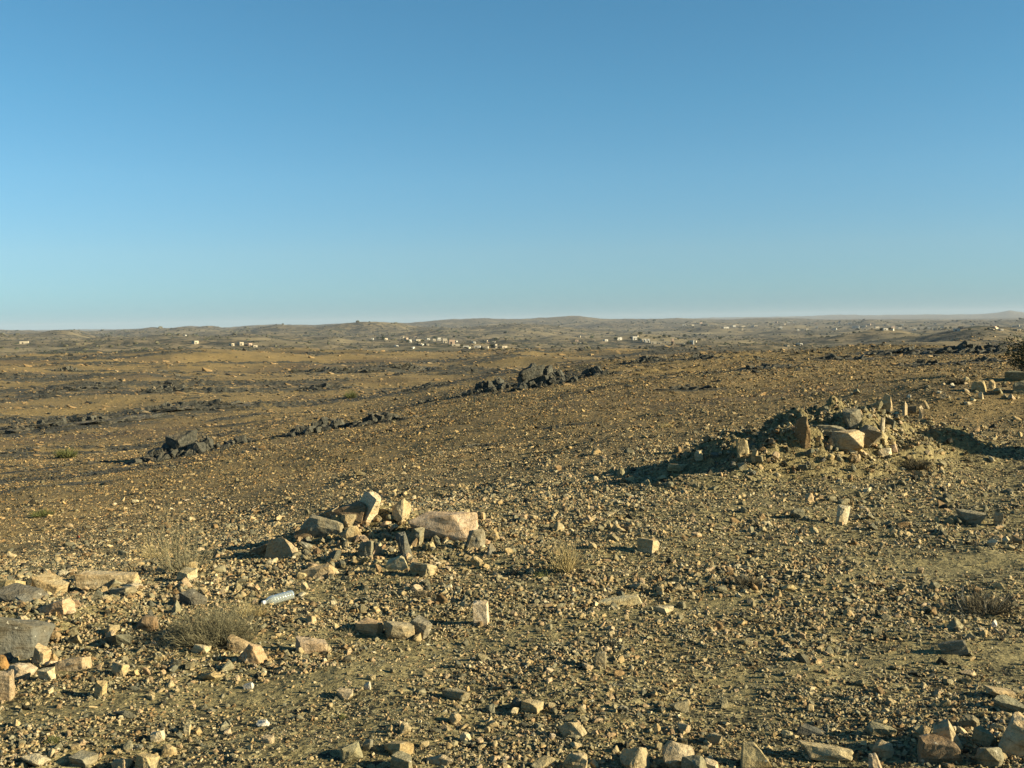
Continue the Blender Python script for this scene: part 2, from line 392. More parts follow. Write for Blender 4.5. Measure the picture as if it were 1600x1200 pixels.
# ------------------------------------------------------------------ where bare dark rock breaks out
OUT = [
 (285, 712, 132, 32, 'dark jagged outcrop of upright slabs at the left brow of the near slope', dict(n=13, jag=1.0)),
 (375, 694, 62, 12, 'low dark ledge right of the left jagged outcrop', dict(n=6, flat=True)),
 (496, 674, 110, 20, 'dark ledge with black hollows between the left jagged outcrop and the domed slab', dict(n=11, jag=.7)),
 (594, 660, 92, 18, 'smooth domed dark slab left of the big central outcrop', dict(n=6, flat=True)),
 (665, 630, 46, 9, 'small low dark ledge just left of the big central outcrop', dict(n=5, flat=True)),
 (765, 612, 92, 24, 'left shoulder of dark blocks beside the big central outcrop', dict(n=10)),
 (850, 603, 90, 36, 'big central outcrop of dark rocks with a pointed pale tip', dict(n=14, jag=1.2)),
 (925, 588, 66, 17, 'dark blocks with a black cleft right of the big central outcrop', dict(n=8)),
 (1010, 566, 70, 9, 'low broken dark ledge on the skyline of the slope, right of the central outcrop', dict(n=8)),
 (1100, 561, 50, 9, 'small dark peak of rock on the brow right of the centre', dict(n=6)),
 (1190, 576, 120, 9, 'broad low dark ledge on the right middle slope', dict(n=10, flat=True)),
 (1078, 609, 86, 8, 'flat dark slab lying in the middle of the slope', dict(n=5, flat=True)),
 (1310, 562, 90, 8, 'broken dark ledge on the right brow, below the white buildings', dict(n=9)),
 (1425, 553, 120, 9, 'long low dark ledge with a black shadow on the right brow', dict(n=11)),
 (1520, 550, 100, 14, 'highest dark rocks on the right brow, below the dark hill', dict(n=12)),
 (1450, 571, 84, 9, 'dark ledge lower down on the right brow', dict(n=8)),
 (1540, 565, 60, 7, 'small dark ledge near the bush at the right edge', dict(n=6)),
 (110, 664, 210, 11, 'long dark band of rock across the far left slope', dict(n=16, jag=.5, flat=True)),
 (285, 640, 170, 10, 'dark band of rock above the left jagged outcrop', dict(n=14, jag=.6, flat=True)),
 (258, 612, 80, 9, 'small row of dark crags on the brown hillside at the left', dict(n=9)),
 (105, 580, 34, 9, 'dark round crag on the brown hillside, farthest left', dict(n=6)),
 (120, 610, 110, 7, 'thin dark ledge below the round crag on the brown hillside', dict(n=9, flat=True)),
 (520, 581, 120, 6, 'left part of the ridge of dark crags behind the valley', dict(n=12)),
 (650, 579, 130, 7, 'right part of the ridge of dark crags behind the valley', dict(n=14)),
 (500, 608, 70, 7, 'dark knob of rock on the valley side, left of the gully', dict(n=6, flat=True)),
 (665, 605, 60, 8, 'dark crags beside the gully', dict(n=7)),
 (745, 698, 50, 5, 'thin dark ledge put for a shadow streak in the middle of the near slope', dict(n=5, flat=True)),  # dark rock of this and the next stands in for thin streak shadows
 (890, 665, 60, 4, 'thin dark slab as shadow streak right of the thin ledge on the near slope', dict(n=4, flat=True)),
]
OUTP = []
for px_, py_, wp_, hp_, lab_, k_ in OUT:
    p_ = at(px_, py_); OUTP.append((p_.x, p_.y, wp_*math.hypot(p_.x, p_.y)/F))
def outcrop_mask(x, y):
    m = np.zeros_like(x)
    for cx, cy, W in OUTP:
        d = math.hypot(cx, cy); rx, ry = cy/d, -cx/d
        u = (x-cx)*rx+(y-cy)*ry; v = (x-cx)*cx/d+(y-cy)*cy/d-W*.12
        m = np.maximum(m, 1.15-((u/(W*.95))**2+(v/(W*.5))**2))
    return np.clip(m, 0, 1)

# ------------------------------------------------------------------ ground
def build_ground():
    az_f = np.linspace(R(-37), R(37), 900)
    az_b = np.linspace(R(37), R(323), 90)[1:-1]
    AZ = np.concatenate([az_f, az_b]); nA = len(AZ)
    Dr = np.exp(np.concatenate([np.linspace(math.log(.4), math.log(3.5), 30)[:-1], np.linspace(math.log(3.5), math.log(9000), 1150)[:-1], np.linspace(math.log(9000), math.log(19500), 60)]))
    A, D = np.meshgrid(AZ, Dr); x = (D*np.sin(A)).ravel(); y = (D*np.cos(A)).ravel()
    z = height(x, y, mound=False)
    V = np.stack([x, y, z], 1); V = np.vstack([V, [[0, 0, H(0, .01, False)]]])
    nD = len(Dr); i = np.arange(nD-1)[:, None]*nA; j = np.arange(nA)[None, :]; k = (np.arange(nA)+1) % nA
    Q = np.stack([i+j, i+nA+j, i+nA+k[None, :], i+k[None, :]], -1).reshape(-1, 4)[:, ::-1]
    T = np.stack([np.full(nA, len(V)-1), k, np.arange(nA)], 1)[:, ::-1]
    flat = np.concatenate([Q.ravel(), T.ravel()])
    st = np.concatenate([np.arange(len(Q))*4, len(Q)*4+np.arange(len(T))*3]); tt = np.concatenate([np.full(len(Q), 4), np.full(len(T), 3)])
    me = mesh_np('ground', V, flat, st, tt, True)
    X, Y = V[:, 0], V[:, 1]; DD = np.hypot(X, Y)
    s1, s2 = strata(X, Y)
    patch = fbm(X/9, Y/5, 3, 140)
    dk = sstep(.06, .34, s1+.15*patch)*sstep(14, 34, DD)*(1-sstep(220, 420, DD))*.85  # dark rock ribs, the nearer ones also painted for thin streak shadows
    dk = np.maximum(dk, sstep(-.04, .26, s2)*.92*sstep(60, 120, DD)*(1-sstep(480, 800, DD)))
    dk = np.maximum(dk*.8, outcrop_mask(X, Y)*.95)
    AZs = np.arctan2(X, Y)
    mid = sstep(11, 26, DD+4*patch-9*sstep(R(2), R(-18), AZs)*0)
    far = sstep(380, 640, DD+90*fbm(X/120, Y/120, 3, 90))
    set_color(me, 'zones', np.stack([dk, mid, far, np.ones_like(dk)], 1))
    pl = np.zeros_like(X); m = DD < 40; pl[m] = track_mask(X[m], Y[m]); set_float(me, 'pale', pl)
    o = link('ground', me, MG); tag(o, kind='structure'); return o
build_ground()

# the heap of earth on the right
def build_mound():
    n = 150; gx, gy = np.meshgrid(np.linspace(1.2, 8.6, n*2), np.linspace(11.5, 19.5, n))
    x, y = gx.ravel(), gy.ravel(); mh = mound_h(x, y)
    z = height(x, y, False)+mh-0.03*(1-sstep(0.0, .05, mh))-.02
    c = Vector((3+1.5, 15.2, 0)); c.z = H(c.x, c.y, False)
    V = np.stack([x-c.x, y-c.y, z-c.z], 1)
    keep = mh > .012; idx = np.arange(len(x)).reshape(n, n*2)
    Q = np.stack([idx[:-1, :-1], idx[:-1, 1:], idx[1:, 1:], idx[1:, :-1]], -1).reshape(-1, 4)
    Q = Q[keep[Q].any(1)]
    used = np.unique(Q); mp = np.full(len(x), -1); mp[used] = np.arange(len(used))
    me = mesh_quads('earth_mound', V[used], mp[Q], True)
    k = len(used); zz = np.zeros((k, 4)); zz[:, 3] = 1; zz[:, 1] = .25; set_color(me, 'zones', zz); set_float(me, 'pale', np.full(k, .55))
    o = link('earth_mound', me, MG); o.location = c
    tag(o, 'low heap of earth and rubble on the right slope, its left flank in shadow', 'mound')
build_mound()

# ------------------------------------------------------------------ stones
def hull_bm(seed, kind='block', n_extra=6, jitter=.2, rough=.03, sub=2, bevel=.018, chips=5):
    """an angular stone in a unit box (x,y,z in -.5..+.5)"""
    r = random.Random(seed); bm = bmesh.new(); P = []
    if kind == 'block':
        for sx in (-1, 1):
            for sy in (-1, 1):
                for sz in (-1, 1):
                    P.append([.5*sx+r.uniform(-jitter, jitter), .5*sy+r.uniform(-jitter, jitter), .5*sz+r.uniform(-jitter, jitter)*.8])
    elif kind == 'wedge':
        for sy in (-1, 1):
            P += [[-.55+r.uniform(-.08, .08), .5*sy*.7, -.5], [.5, .5*sy+r.uniform(-.1, .1), -.5], [.36+r.uniform(-.1, .1), .36*sy, .5], [.12+r.uniform(-.1, .1), .3*sy, .5+r.uniform(-.1, .1)], [-.2, .42*sy, r.uniform(-.1, .2)]]
    elif kind == 'shard':
        P += [[r.uniform(-.12, .12), r.uniform(-.15, .15), .55], [r.uniform(-.25, .1), .2, .4]]
        for a in range(5):
            q = a*2*math.pi/5+r.uniform(-.3, .3); P.append([.5*math.cos(q), .5*math.sin(q), -.5]); P.append([.42*math.cos(q+.4), .4*math.sin(q+.4), r.uniform(-.2, .15)])
    else:   # lump
        for a in range(16):
            v = Vector((r.gauss(0, 1), r.gauss(0, 1), r.gauss(0, 1))).normalized()
            s = .5*r.uniform(.82, 1.12); P.append([v.x*s, v.y*s, v.z*s])
    for a in range(n_extra if kind != 'lump' else 0):
        v = Vector((r.uniform(-1, 1), r.uniform(-1, 1), r.uniform(-1, 1))); m = max(abs(v.x), abs(v.y), abs(v.z)); v = v/m*.5*r.uniform(.9, 1.08)
        P.append(list(v))
    def hull(pts):
        b_ = bmesh.new(); res = bmesh.ops.convex_hull(b_, input=[b_.verts.new(p) for p in pts])
        dead = list({e for e in res['geom_interior']+res['geom_unused'] if isinstance(e, bmesh.types.BMVert) and e.is_valid})
        if dead: bmesh.ops.delete(b_, geom=dead, context='VERTS')
        return b_
    bm.free(); bm = hull(P)
    for a in range(chips):                              # knock a corner off along a plane
        v = Vector((r.gauss(0, 1), r.gauss(0, 1), r.gauss(0, 1)*.8)).normalized()
        cut = max(q.co.dot(v) for q in bm.verts)-r.uniform(.06, .24)
        keep = [q.co.copy() for q in bm.verts if q.co.dot(v) <= cut]
        for e in bm.edges:
            d0, d1 = e.verts[0].co.dot(v)-cut, e.verts[1].co.dot(v)-cut
            if d0*d1 < 0: keep.append(e.verts[0].co.lerp(e.verts[1].co, d0/(d0-d1)))
        if len(keep) > 5: bm.free(); bm = hull(keep)
    bmesh.ops.dissolve_limit(bm, angle_limit=R(9), verts=bm.verts[:], edges=bm.edges[:])
    if bevel: bmesh.ops.bevel(bm, geom=bm.edges[:], offset=bevel, segments=1, profile=.6, affect='EDGES')
    bmesh.ops.triangulate(bm, faces=bm.faces[:])
    if sub:
        for k in range(sub): bmesh.ops.subdivide_edges(bm, edges=[e for e in bm.edges if e.calc_length() > .1], cuts=1, use_grid_fill=True)
        bmesh.ops.triangulate(bm, faces=bm.faces[:])
    bm.normal_update()
    if rough:
        o = Vector((r.uniform(0, 99), r.uniform(0, 99), 0))
        for v in bm.verts:
            n = mnoise.fractal(v.co*3.2+o, .8, 2.0, 4); q = mnoise.noise(v.co*1.4+o*2)
            bed = mnoise.noise(Vector((o.x, v.co.x*.8, v.co.z*7)))*(1-abs(v.normal.z))
            v.co += v.normal*(rough*(n*1.1+.7*q+.9*bed))
    return bm
def bm_np(bm):
    bm.verts.ensure_lookup_table()
    V = np.array([v.co[:] for v in bm.verts]); T = np.array([[v.index for v in f.verts] for f in bm.faces]); return V, T
def stone_mesh(name, seed, kind, dims, tone, **k):
    bm = hull_bm(seed, kind, **k); bm.verts.index_update()
    V, T = bm_np(bm); bm.free(); V = V*np.array(dims)
    me = mesh_tris(name, V, T, False)
    rr = random.Random(seed*3+1); v = rr.uniform(.72, .98)
    set_color(me, 'tone', np.tile([tone[0]*v, tone[1]*v*rr.uniform(.97, 1.03), tone[2]*v*rr.uniform(.92, 1.08), 1], (len(V), 1)))
    return me

LAND = []      # (px, py, phrase) landmarks that label the smaller stones
TAKEN = []     # (x, y, radius) ground already occupied
def rock(px, py, wpx, hpx, kind, tone, label, tilt=0, lean=0, yaw=None, depth=.8, name='rock', short=None, sink=.16, dz=0, seed=None, **k):
    rq = random.Random(int(px*31+py)); tilt = tilt if tilt else rq.uniform(-13, 13); lean = lean if lean else rq.uniform(-12, 8)
    if 'jitter' not in k: k['jitter'] = .27
    if py > 860: sink = max(sink, .32)
    if py > 1040: wpx, hpx = wpx*.9, hpx*.82
    p = at(px, py); d = (p-Vector((0, 0, EYE))).length
    sx = wpx*d/F; sz = hpx*d/F; sy = sx*depth if depth > 0 else -depth
    seed = seed if seed is not None else int(px*7+py*13)
    me = stone_mesh(name, seed, kind, (sx*1.04, sy, sz*(1+sink)), TONES[tone] if isinstance(tone, str) else tone, **k)
    o = link(name, me, MS)
    r = random.Random(seed); yaw = yaw if yaw is not None else r.uniform(-42, 4)
    o.rotation_euler = (R(lean), R(tilt), R(yaw))
    fwd = Vector((p.x, p.y, 0)).normalized()
    o.location = p+fwd*sy*.3+Vector((0, 0, sz*(.5-sink*.5)+dz))
    tag(o, label, 'rock' if name != 'stone' else 'stone')
    TAKEN.append((o.location.x, o.location.y, max(sx, sy)*.5))
    if short: LAND.append((px, py-hpx*.5, short))
    return o

ROCKS = [
 # heap of boulders left of the centre
 (506, 838, 70, 26, 'wedge', 'grey', 'low grey slab in shade at the left end of the central heap', dict(yaw=-20, depth=.6, sink=.4)),
 (542, 817, 58, 20, 'block', 'brown', 'brown slab sloping left below the pale leaning slab of the heap', dict(yaw=-14, depth=.6, sink=.35, tilt=-17)),
 (480, 842, 30, 14, 'block', 'brown', 'thin brown slab at the far left tip of the central heap', dict(tilt=-22, depth=.6)),
 (520, 812, 34, 16, 'block', 'grey', 'grey flat slab lying on the back of the central heap', dict(tilt=-20)),
 (578, 808, 40, 38, 'block', 'pale', 'largest pale slab leaning on the top of the central heap, its sunlit face bright', dict(yaw=-58, tilt=14, lean=-22, depth=.4, sink=.15, jitter=.12, short='the pale leaning slab of the central heap')),
 (701, 841, 94, 33, 'block', (.56, .43, .285), 'long pinkish boulder lying at the right end of the central heap', dict(yaw=-16, depth=.42, tilt=-5, short='the long pinkish boulder')),
 (628, 816, 32, 30, 'shard', 'tan', 'pointed tan stone perched on top of the heap right of the pale leaning slab', dict(dz=.03, tilt=14)),
 (645, 852, 30, 28, 'wedge', 'grey', 'grey stone leaning against the left end of the long pinkish boulder', dict(tilt=8)),
 (545, 826, 22, 20, 'block', 'tan', 'small tan cube of stone against the shaded foot of the shaded boulder', {}),
 (527, 823, 16, 15, 'block', 'tan', 'tan fist sized stone left of the small cube under the shaded boulder', {}),
 (549, 845, 23, 21, 'block', 'tan', 'tan stone tilted to the left in the middle of the heap', dict(tilt=-25)),
 (568, 852, 20, 18, 'lump', 'pink', 'rounded pinkish stone in the middle of the heap', {}),
 (573, 870, 24, 24, 'wedge', 'grey', 'grey stone sloping down to the left at the lower front of the heap', dict(tilt=6)),
 (592, 860, 15, 13, 'lump', 'pale', 'small pale rounded stone beside the sloping grey stone', {}),
 (633, 872, 13, 36, 'block', 'slate', 'thin dark slab standing on edge in the shaded gap of the heap', dict(tilt=-14, depth=1.4)),
 (745, 857, 28, 28, 'wedge', 'grey', 'grey sloping stone right of the long pinkish boulder', dict(tilt=10)),
 (765, 867, 28, 20, 'lump', 'grey', 'brownish grey lump beside the sloping stone right of the heap', {}),
 (775, 844, 16, 18, 'shard', 'tan', 'small pointed tan stone behind the grey stones right of the heap', {}),
 (748, 815, 18, 14, 'block', 'tan', 'tan stone behind the right tip of the long pinkish boulder', {}),
 (440, 871, 42, 24, 'block', 'tan', 'tan block tilted up to the right at the left foot of the heap', dict(tilt=-22, depth=.5, short='the tilted tan block')),
 (412, 866, 30, 16, 'block', 'brown', 'brown slab just left of the tilted tan block', dict(tilt=-18)),
 (587, 897, 22, 18, 'lump', 'brown', 'brown stone with a dark shadow in front of the heap', {}),
 (620, 889, 27, 13, 'block', 'pale', 'flat pale stone tilted up to the right in front of the heap', dict(tilt=-20, depth=.5)),
 (660, 899, 30, 18, 'block', 'tan', 'tan block right of the flat pale stone in front of the heap', {}),
 (647, 882, 12, 12, 'lump', 'pink', 'small pink stone above the tan block in front of the heap', {}),
 (496, 904, 42, 15, 'block', 'tan', 'long narrow tan slab tilted up to the right, left of the heap', dict(tilt=-16, depth=.4, short='the long narrow tan slab')),
 (470, 905, 20, 12, 'lump', 'tan', 'rounded tan stone at the low end of the long narrow slab', {}),
 (475, 922, 16, 14, 'lump', 'pale', 'pale stone below the long narrow slab, above the bottle', {}),
 # middle foreground
 (752, 977, 21, 34, 'block', 'pale', 'pale upright block standing alone on the gravel', dict(jitter=.07, yaw=-12, short='the pale upright block')),
 (627, 998, 40, 21, 'block', 'tan', 'tan block with a notched top in the row of three left of the upright block', dict(yaw=10, short='the notched tan block')),
 (658, 997, 26, 25, 'block', 'grey', 'grey squarish block leaning at the right end of the row of three', dict(tilt=12)),
 (576, 991, 30, 18, 'block', 'pink', 'flat pinkish block at the left end of the row of three', {}),
 (485, 1019, 40, 16, 'block', 'pink', 'pink brick shaped stone on bare soil below the bottle', dict(yaw=5, depth=.5, short='the pink brick shaped stone')),
 (1012, 862, 25, 18, 'block', 'tan', 'squarish tan stone with a dark left side, right of the dry grass tuft', dict(jitter=.09, short='the squarish tan stone')),
 (1086, 841, 22, 9, 'lump', 'pink', 'flat pinkish stone right of the squarish tan stone, further back', {}),
 (966, 945, 50, 10, 'block', 'pale', 'long thin pale slab lying flat in the middle foreground', dict(depth=.5, yaw=4, short='the long thin pale slab')),
 (1035, 958, 26, 9, 'block', 'pale', 'short pale slab at the edge of the wheel track, tilted up to the right', dict(tilt=-12, depth=.5)),
 (938, 1042, 18, 27, 'block', 'tan', 'upright tan block with a flat top in the centre foreground', dict(short='the flat topped tan block')),
 (917, 1047, 27, 10, 'lump', 'pink', 'flat pink stone at the left foot of the flat topped block', {}),
 (1316, 819, 13, 24, 'block', 'pale', 'narrow pale slab standing on end below the earth mound', dict(tilt=16, short='the narrow standing slab')),
 (1265, 785, 14, 13, 'shard', 'pink', 'pinkish pointed stone at the shadow edge below the earth mound', {}),
 (1518, 817, 26, 16, 'block', 'grey', 'grey block with a sunlit right end on the far right', dict(yaw=-18, short='the grey block on the far right')),
 (1561, 821, 10, 17, 'block', 'tan', 'small upright tan stone right of the grey block', {}),
 (1230, 924, 30, 11, 'lump', 'tan', 'tan loaf shaped stone at the edge of the bare wheel track', dict(short='the loaf shaped stone')),
 (1551, 855, 21, 14, 'lump', 'pale', 'pale rounded stone below the grey block on the far right', {}),
 (1573, 850, 14, 12, 'lump', 'pale', 'smaller pale stone right of the pale rounded stone', {}),
 (1555, 980, 10, 13, 'lump', 'white', 'bright white pebble below the dead twigs on the right', dict(short='the white pebble')),
 (1492, 1021, 30, 14, 'block', 'grey', 'grey flat stone with a pale top edge below the white pebble', dict(depth=.5)),
 (1499, 1010, 9, 16, 'shard', 'brown', 'thin brown shard standing behind the grey flat stone', {}),
 # bottom right corner
 (1594, 1180, 58, 54, 'block', 'tan', 'big tan boulder cut by the bottom right corner of the view', dict(yaw=-28, tilt=22, short='the big corner boulder')),
 (1466, 1190, 58, 40, 'wedge', 'brown', 'low boulder with a black shaded left side in the bottom right group', dict(yaw=160, short='the low shaded boulder')),
 (1477, 1170, 26, 36, 'block', 'tan', 'tall narrow tan stone leaning left in the bottom right group', dict(tilt=-24)),
 (1443, 1154, 28, 22, 'lump', 'tan', 'rounded tan stone with a dark left side above the low shaded boulder', {}),
 (1378, 1150, 34, 16, 'block', 'grey', 'grey flat stone with a split top near the bottom right', dict(tilt=12, short='the grey split stone')),
 (1376, 1132, 24, 13, 'lump', 'tan', 'tan stone right behind the grey split stone', {}),
 (1380, 1182, 31, 24, 'shard', 'tan', 'peaked tan stone below the grey split stone', {}),
 (1292, 1187, 72, 20, 'block', 'tan', 'wide flat tan rock with a dark left end at the bottom right', dict(depth=.5, short='the wide flat rock')),
 (1368, 1208, 25, 32, 'shard', 'pale', 'pale pointed stone cut by the bottom edge, right of the wide flat rock', {}),
 (1515, 1137, 20, 15, 'block', 'grey', 'grey stone between the tall narrow stone and the corner boulder', {}),
 (1536, 1165, 22, 22, 'block', 'grey', 'grey stone left against the corner boulder', {}),
 (1545, 1195, 36, 22, 'block', 'grey', 'flat grey slab in front of the corner boulder', dict(tilt=6)),
 (1578, 1112, 34, 16, 'block', 'grey', 'grey wedge of stone just above the corner boulder', dict(tilt=16)),
 (1560, 1090, 30, 10, 'block', 'tan', 'flat tan stone above the grey wedge on the right edge', {}),
 (1512, 1056, 32, 13, 'lump', 'tan', 'tan oval stone at the upper end of the bottom right group', dict(short='the tan oval stone')),
 (1230, 1152, 18, 12, 'shard', 'pale', 'pale chip of stone left of the dark plank shaped slab', {}),
 (1268, 1148, 40, 9, 'block', 'slate', 'dark plank shaped slab lying flat above the wide flat rock', dict(depth=.5, yaw=-20)),
 # bottom centre
 (1060, 1202, 66, 44, 'lump', 'tan', 'biggest rounded boulder at the bottom edge, right of the centre', dict(short='the biggest bottom boulder')),
 (990, 1204, 36, 38, 'block', 'tan', 'tan angular boulder left beside the biggest bottom boulder', dict(tilt=-12)),
 (1085, 1212, 34, 30, 'wedge', 'grey', 'grey triangular stone in front of the biggest bottom boulder', {}),
 (1070, 1146, 34, 18, 'lump', 'pink', 'rounded pinkish stone with a bright right end above the biggest bottom boulder', {}),
 (1115, 1162, 20, 17, 'block', 'tan', 'dark sided stone with a bright tan right face, behind the biggest boulder', {}),
 (1182, 1202, 50, 40, 'wedge', 'tan', 'tan ridge shaped boulder with a shaded left side at the bottom edge', dict(yaw=175, short='the ridge shaped boulder')),
 (1110, 1204, 22, 12, 'block', 'pale', 'small pale block cut by the bottom edge beside the biggest boulder', {}),
 (898, 1202, 40, 26, 'wedge', 'tan', 'tan boulder with a dark shaded left face at the bottom, centre', dict(short='the tan bottom centre boulder')),
 (848, 1202, 54, 20, 'lump', 'tan', 'broad low tan rock at the bottom edge left of the centre boulder', {}),
 (900, 1170, 26, 10, 'lump', 'tan', 'flat tan stone above the bottom centre boulder', {}),
 (895, 1150, 32, 22, 'block', 'tan', 'tan leaning slab above the bottom centre boulder, with a long shadow', dict(tilt=-30, depth=.5)),
 (863, 1156, 12, 14, 'lump', 'pale', 'small pale stone in the long shadow left of the leaning slab', {}),
 (832, 1112, 28, 16, 'block', 'tan', 'tan brick shaped stone with a pale top in the bottom centre', dict(jitter=.08, short='the tan brick shaped stone')),
 (809, 1107, 22, 17, 'shard', 'slate', 'dark slanted stone left against the tan brick shaped stone', dict(tilt=20)),
 (911, 1112, 20, 14, 'lump', 'tan', 'tan stone right of the tan brick shaped stone', {}),
 (974, 1114, 22, 12, 'lump', 'grey', 'grey lump casting a shadow right of the bottom centre', {}),
 (1064, 1112, 24, 13, 'block', 'grey', 'grey tilted block above the rounded pinkish stone', dict(tilt=-14)),
 (1132, 1104, 13, 15, 'shard', 'grey', 'small grey peaked stone right of the grey tilted block', {}),
 (631, 1204, 34, 22, 'block', 'grey', 'grey block with a flat front cut by the bottom edge, left of centre', dict(jitter=.1, short='the grey bottom block')),
 (625, 1178, 38, 18, 'block', 'tan', 'tan flat stone right behind the grey bottom block', dict(tilt=-12)),
 (688, 1195, 38, 14, 'block', 'tan', 'tan bar of stone tilted up to the right, right of the grey bottom block', dict(tilt=-24, depth=.4)),
 (574, 1078, 14, 19, 'lump', 'pale', 'pale rounded stone standing in its long shadow, left of centre', dict(short='the pale rounded stone')),
 (580, 1062, 10, 9, 'block', 'tan', 'little tan stone on the back of the pale rounded stone', {}),
 (540, 1090, 20, 11, 'block', 'pale', 'pale flat block left of the pale rounded stone', {}),
 (713, 1093, 30, 15, 'block', 'grey', 'grey flat block right of the pale rounded stone', dict(short='the grey flat block')),
 (710, 1132, 26, 22, 'lump', 'tan', 'tan knobbly stone below the grey flat block', {}),
 (727, 1158, 22, 18, 'shard', 'pale', 'pale peaked stone below the tan knobbly stone', {}),
 (545, 1186, 32, 16, 'block', 'grey', 'grey low stone in a dark hollow at the bottom left of centre', {}),
 (575, 1172, 22, 16, 'shard', 'grey', 'grey pointed stone right of the grey low stone', {}),
 # left foreground
 (26, 1026, 80, 48, 'block', 'slate', 'large flat grey green slab at the left edge', dict(yaw=12, tilt=8, depth=.7, short='the large grey green slab')),
 (8, 1046, 44, 28, 'lump', 'ochre', 'rust brown stone in front of the large grey green slab at the left edge', {}),
 (8, 1094, 24, 44, 'block', 'tan', 'upright tan block at the left edge below the rust brown stone', dict(jitter=.08)),
 (36, 1058, 30, 16, 'block', 'pale', 'pale stone right of the upright block at the left edge', dict(tilt=14)),
 (116, 1047, 40, 17, 'block', 'tan', 'tan oblong block right of the large grey green slab', dict(jitter=.09, yaw=-6, short='the tan oblong block')),
 (82, 1042, 22, 10, 'lump', 'pale', 'pale stone left against the tan oblong block', {}),
 (62, 1036, 18, 20, 'block', 'tan', 'tan stone at the right tip of the large grey green slab', {}),
 (75, 1062, 23, 14, 'block', 'pale', 'pale stone below the tan oblong block', dict(tilt=-12)),
 (184, 1056, 22, 18, 'block', 'tan', 'squarish tan stone, leftmost of three in a row right of the oblong block', dict(short='the row of three small stones')),
 (213, 1058, 14, 17, 'lump', 'tan', 'egg shaped tan stone, middle one of three in a row', {}),
 (229, 1056, 16, 17, 'lump', 'pink', 'pinkish stone, rightmost of three in a row', {}),
 (157, 1088, 13, 23, 'block', 'tan', 'upright narrow tan stone with a shadow on its left', dict(short='the upright narrow stone')),
 (190, 1123, 50, 16, 'lump', 'slate', 'dark grey low rock at the lower left', dict(depth=.5, short='the dark grey low rock')),
 (189, 1124, 11, 7, 'lump', 'pale', 'pale pebble on the front edge of the dark grey low rock', {}),
 (318, 1022, 40, 19, 'lump', 'pale', 'bright cream boulder in front of the dry twiggy bush', dict(depth=.6, short='the bright cream boulder')),
 (393, 1036, 40, 24, 'wedge', 'pink', 'pinkish boulder right below the dry twiggy bush', {}),
 (374, 1018, 26, 15, 'block', 'tan', 'tan stone between the cream boulder and the pinkish boulder', {}),
 (168, 916, 76, 18, 'block', 'tan', 'long tan slab with a straight top at the brow on the left', dict(depth=.35, yaw=3, jitter=.08, short='the long tan slab on the left brow')),
 (80, 930, 36, 23, 'block', 'tan', 'tan boulder left of the long tan slab on the brow', dict(short='the tan boulder on the left brow')),
 (6, 936, 36, 24, 'block', 'tan', 'tan boulder at the left edge of the view on the brow', {}),
 (204, 922, 22, 8, 'block', 'pale', 'pale flat stone at the right foot of the long tan slab', {}),
 (163, 930, 20, 13, 'lump', 'tan', 'tan pyramid shaped stone in front of the long tan slab', {}),
 (195, 930, 36, 9, 'block', 'grey', 'flat grey stone in front of the long tan slab', {}),
 (32, 938, 50, 12, 'block', 'slate', 'flat dark slab in front of the tan boulder on the left brow', {}),
 (90, 958, 36, 14, 'block', 'pink', 'pinkish slab tilted up to the right on the left', dict(tilt=-14, depth=.5)),
 (115, 950, 26, 11, 'lump', 'brown', 'brown flat stone right of the pinkish tilted slab', {}),
 (106, 962, 24, 10, 'lump', 'pink', 'pink flat stone below the brown flat stone on the left', {}),
 (35, 972, 18, 11, 'lump', 'pink', 'pink stone above the large grey green slab', {}),
 (231, 984, 30, 17, 'wedge', 'brown', 'brown tilted stone with a black hollow on its left', dict(short='the brown tilted stone')),
 (172, 998, 20, 11, 'lump', 'pink', 'pink rounded stone left of the brown tilted stone', {}),
 (184, 1007, 32, 13, 'block', 'slate', 'slate coloured slab tilted up to the right below the pink rounded stone', dict(tilt=-18, depth=.5)),
 (122, 1008, 21, 15, 'lump', 'tan', 'tan rounded stone right of the large grey green slab, above the oblong block', {}),
 (85, 1000, 26, 15, 'lump', 'brown', 'brown stone touching the right corner of the large grey green slab', {}),
 (302, 945, 30, 14, 'block', 'slate', 'dark slate stone above the dry twiggy bush', dict(tilt=18, short='the dark slate stone')),
 (280, 939, 20, 12, 'lump', 'tan', 'tan stone left of the dark slate stone', {}),
 (275, 958, 18, 16, 'shard', 'grey', 'grey pointed stone left of the dry twiggy bush', {}),
 (236, 965, 14, 12, 'lump', 'slate', 'dark stone above the brown tilted stone', {}),
 (292, 908, 22, 14, 'block', 'pale', 'pale block at the foot of the thin leafless shrub', {}),
 (300, 896, 9, 15, 'block', 'tan', 'thin tan stone standing at the foot of the thin leafless shrub', dict(tilt=18)),
 (62, 1198, 54, 20, 'lump', 'pale', 'pale flat boulder at the bottom left corner', dict(short='the pale bottom left boulder')),
 (228, 1204, 28, 24, 'block', 'tan', 'tan block cut by the bottom edge on the left', dict(jitter=.09, short='the tan bottom left block')),
 (190, 1202, 26, 12, 'block', 'tan', 'flat tan stone left against the tan bottom left block', dict(tilt=-10)),
 (135, 1196, 30, 14, 'block', 'grey', 'grey stone between the pale bottom left boulder and the tan block', {}),
 (265, 1180, 22, 12, 'block', 'tan', 'tan stone right above the tan bottom left block', {}),
 (247, 1157, 17, 12, 'block', 'pale', 'pale wedge of stone above the tan stones at the bottom left', dict(tilt=-20)),
 (292, 1148, 9, 17, 'block', 'pale', 'narrow pale stone standing alone at the lower left', {}),
 (118, 1172, 20, 18, 'lump', 'tan', 'tan stone with two flat faces at the lower left', {}),
 (410, 1135, 20, 7, 'block', 'white', 'bright white flat chip of stone at the bottom left', dict(short='the bright white chip')),
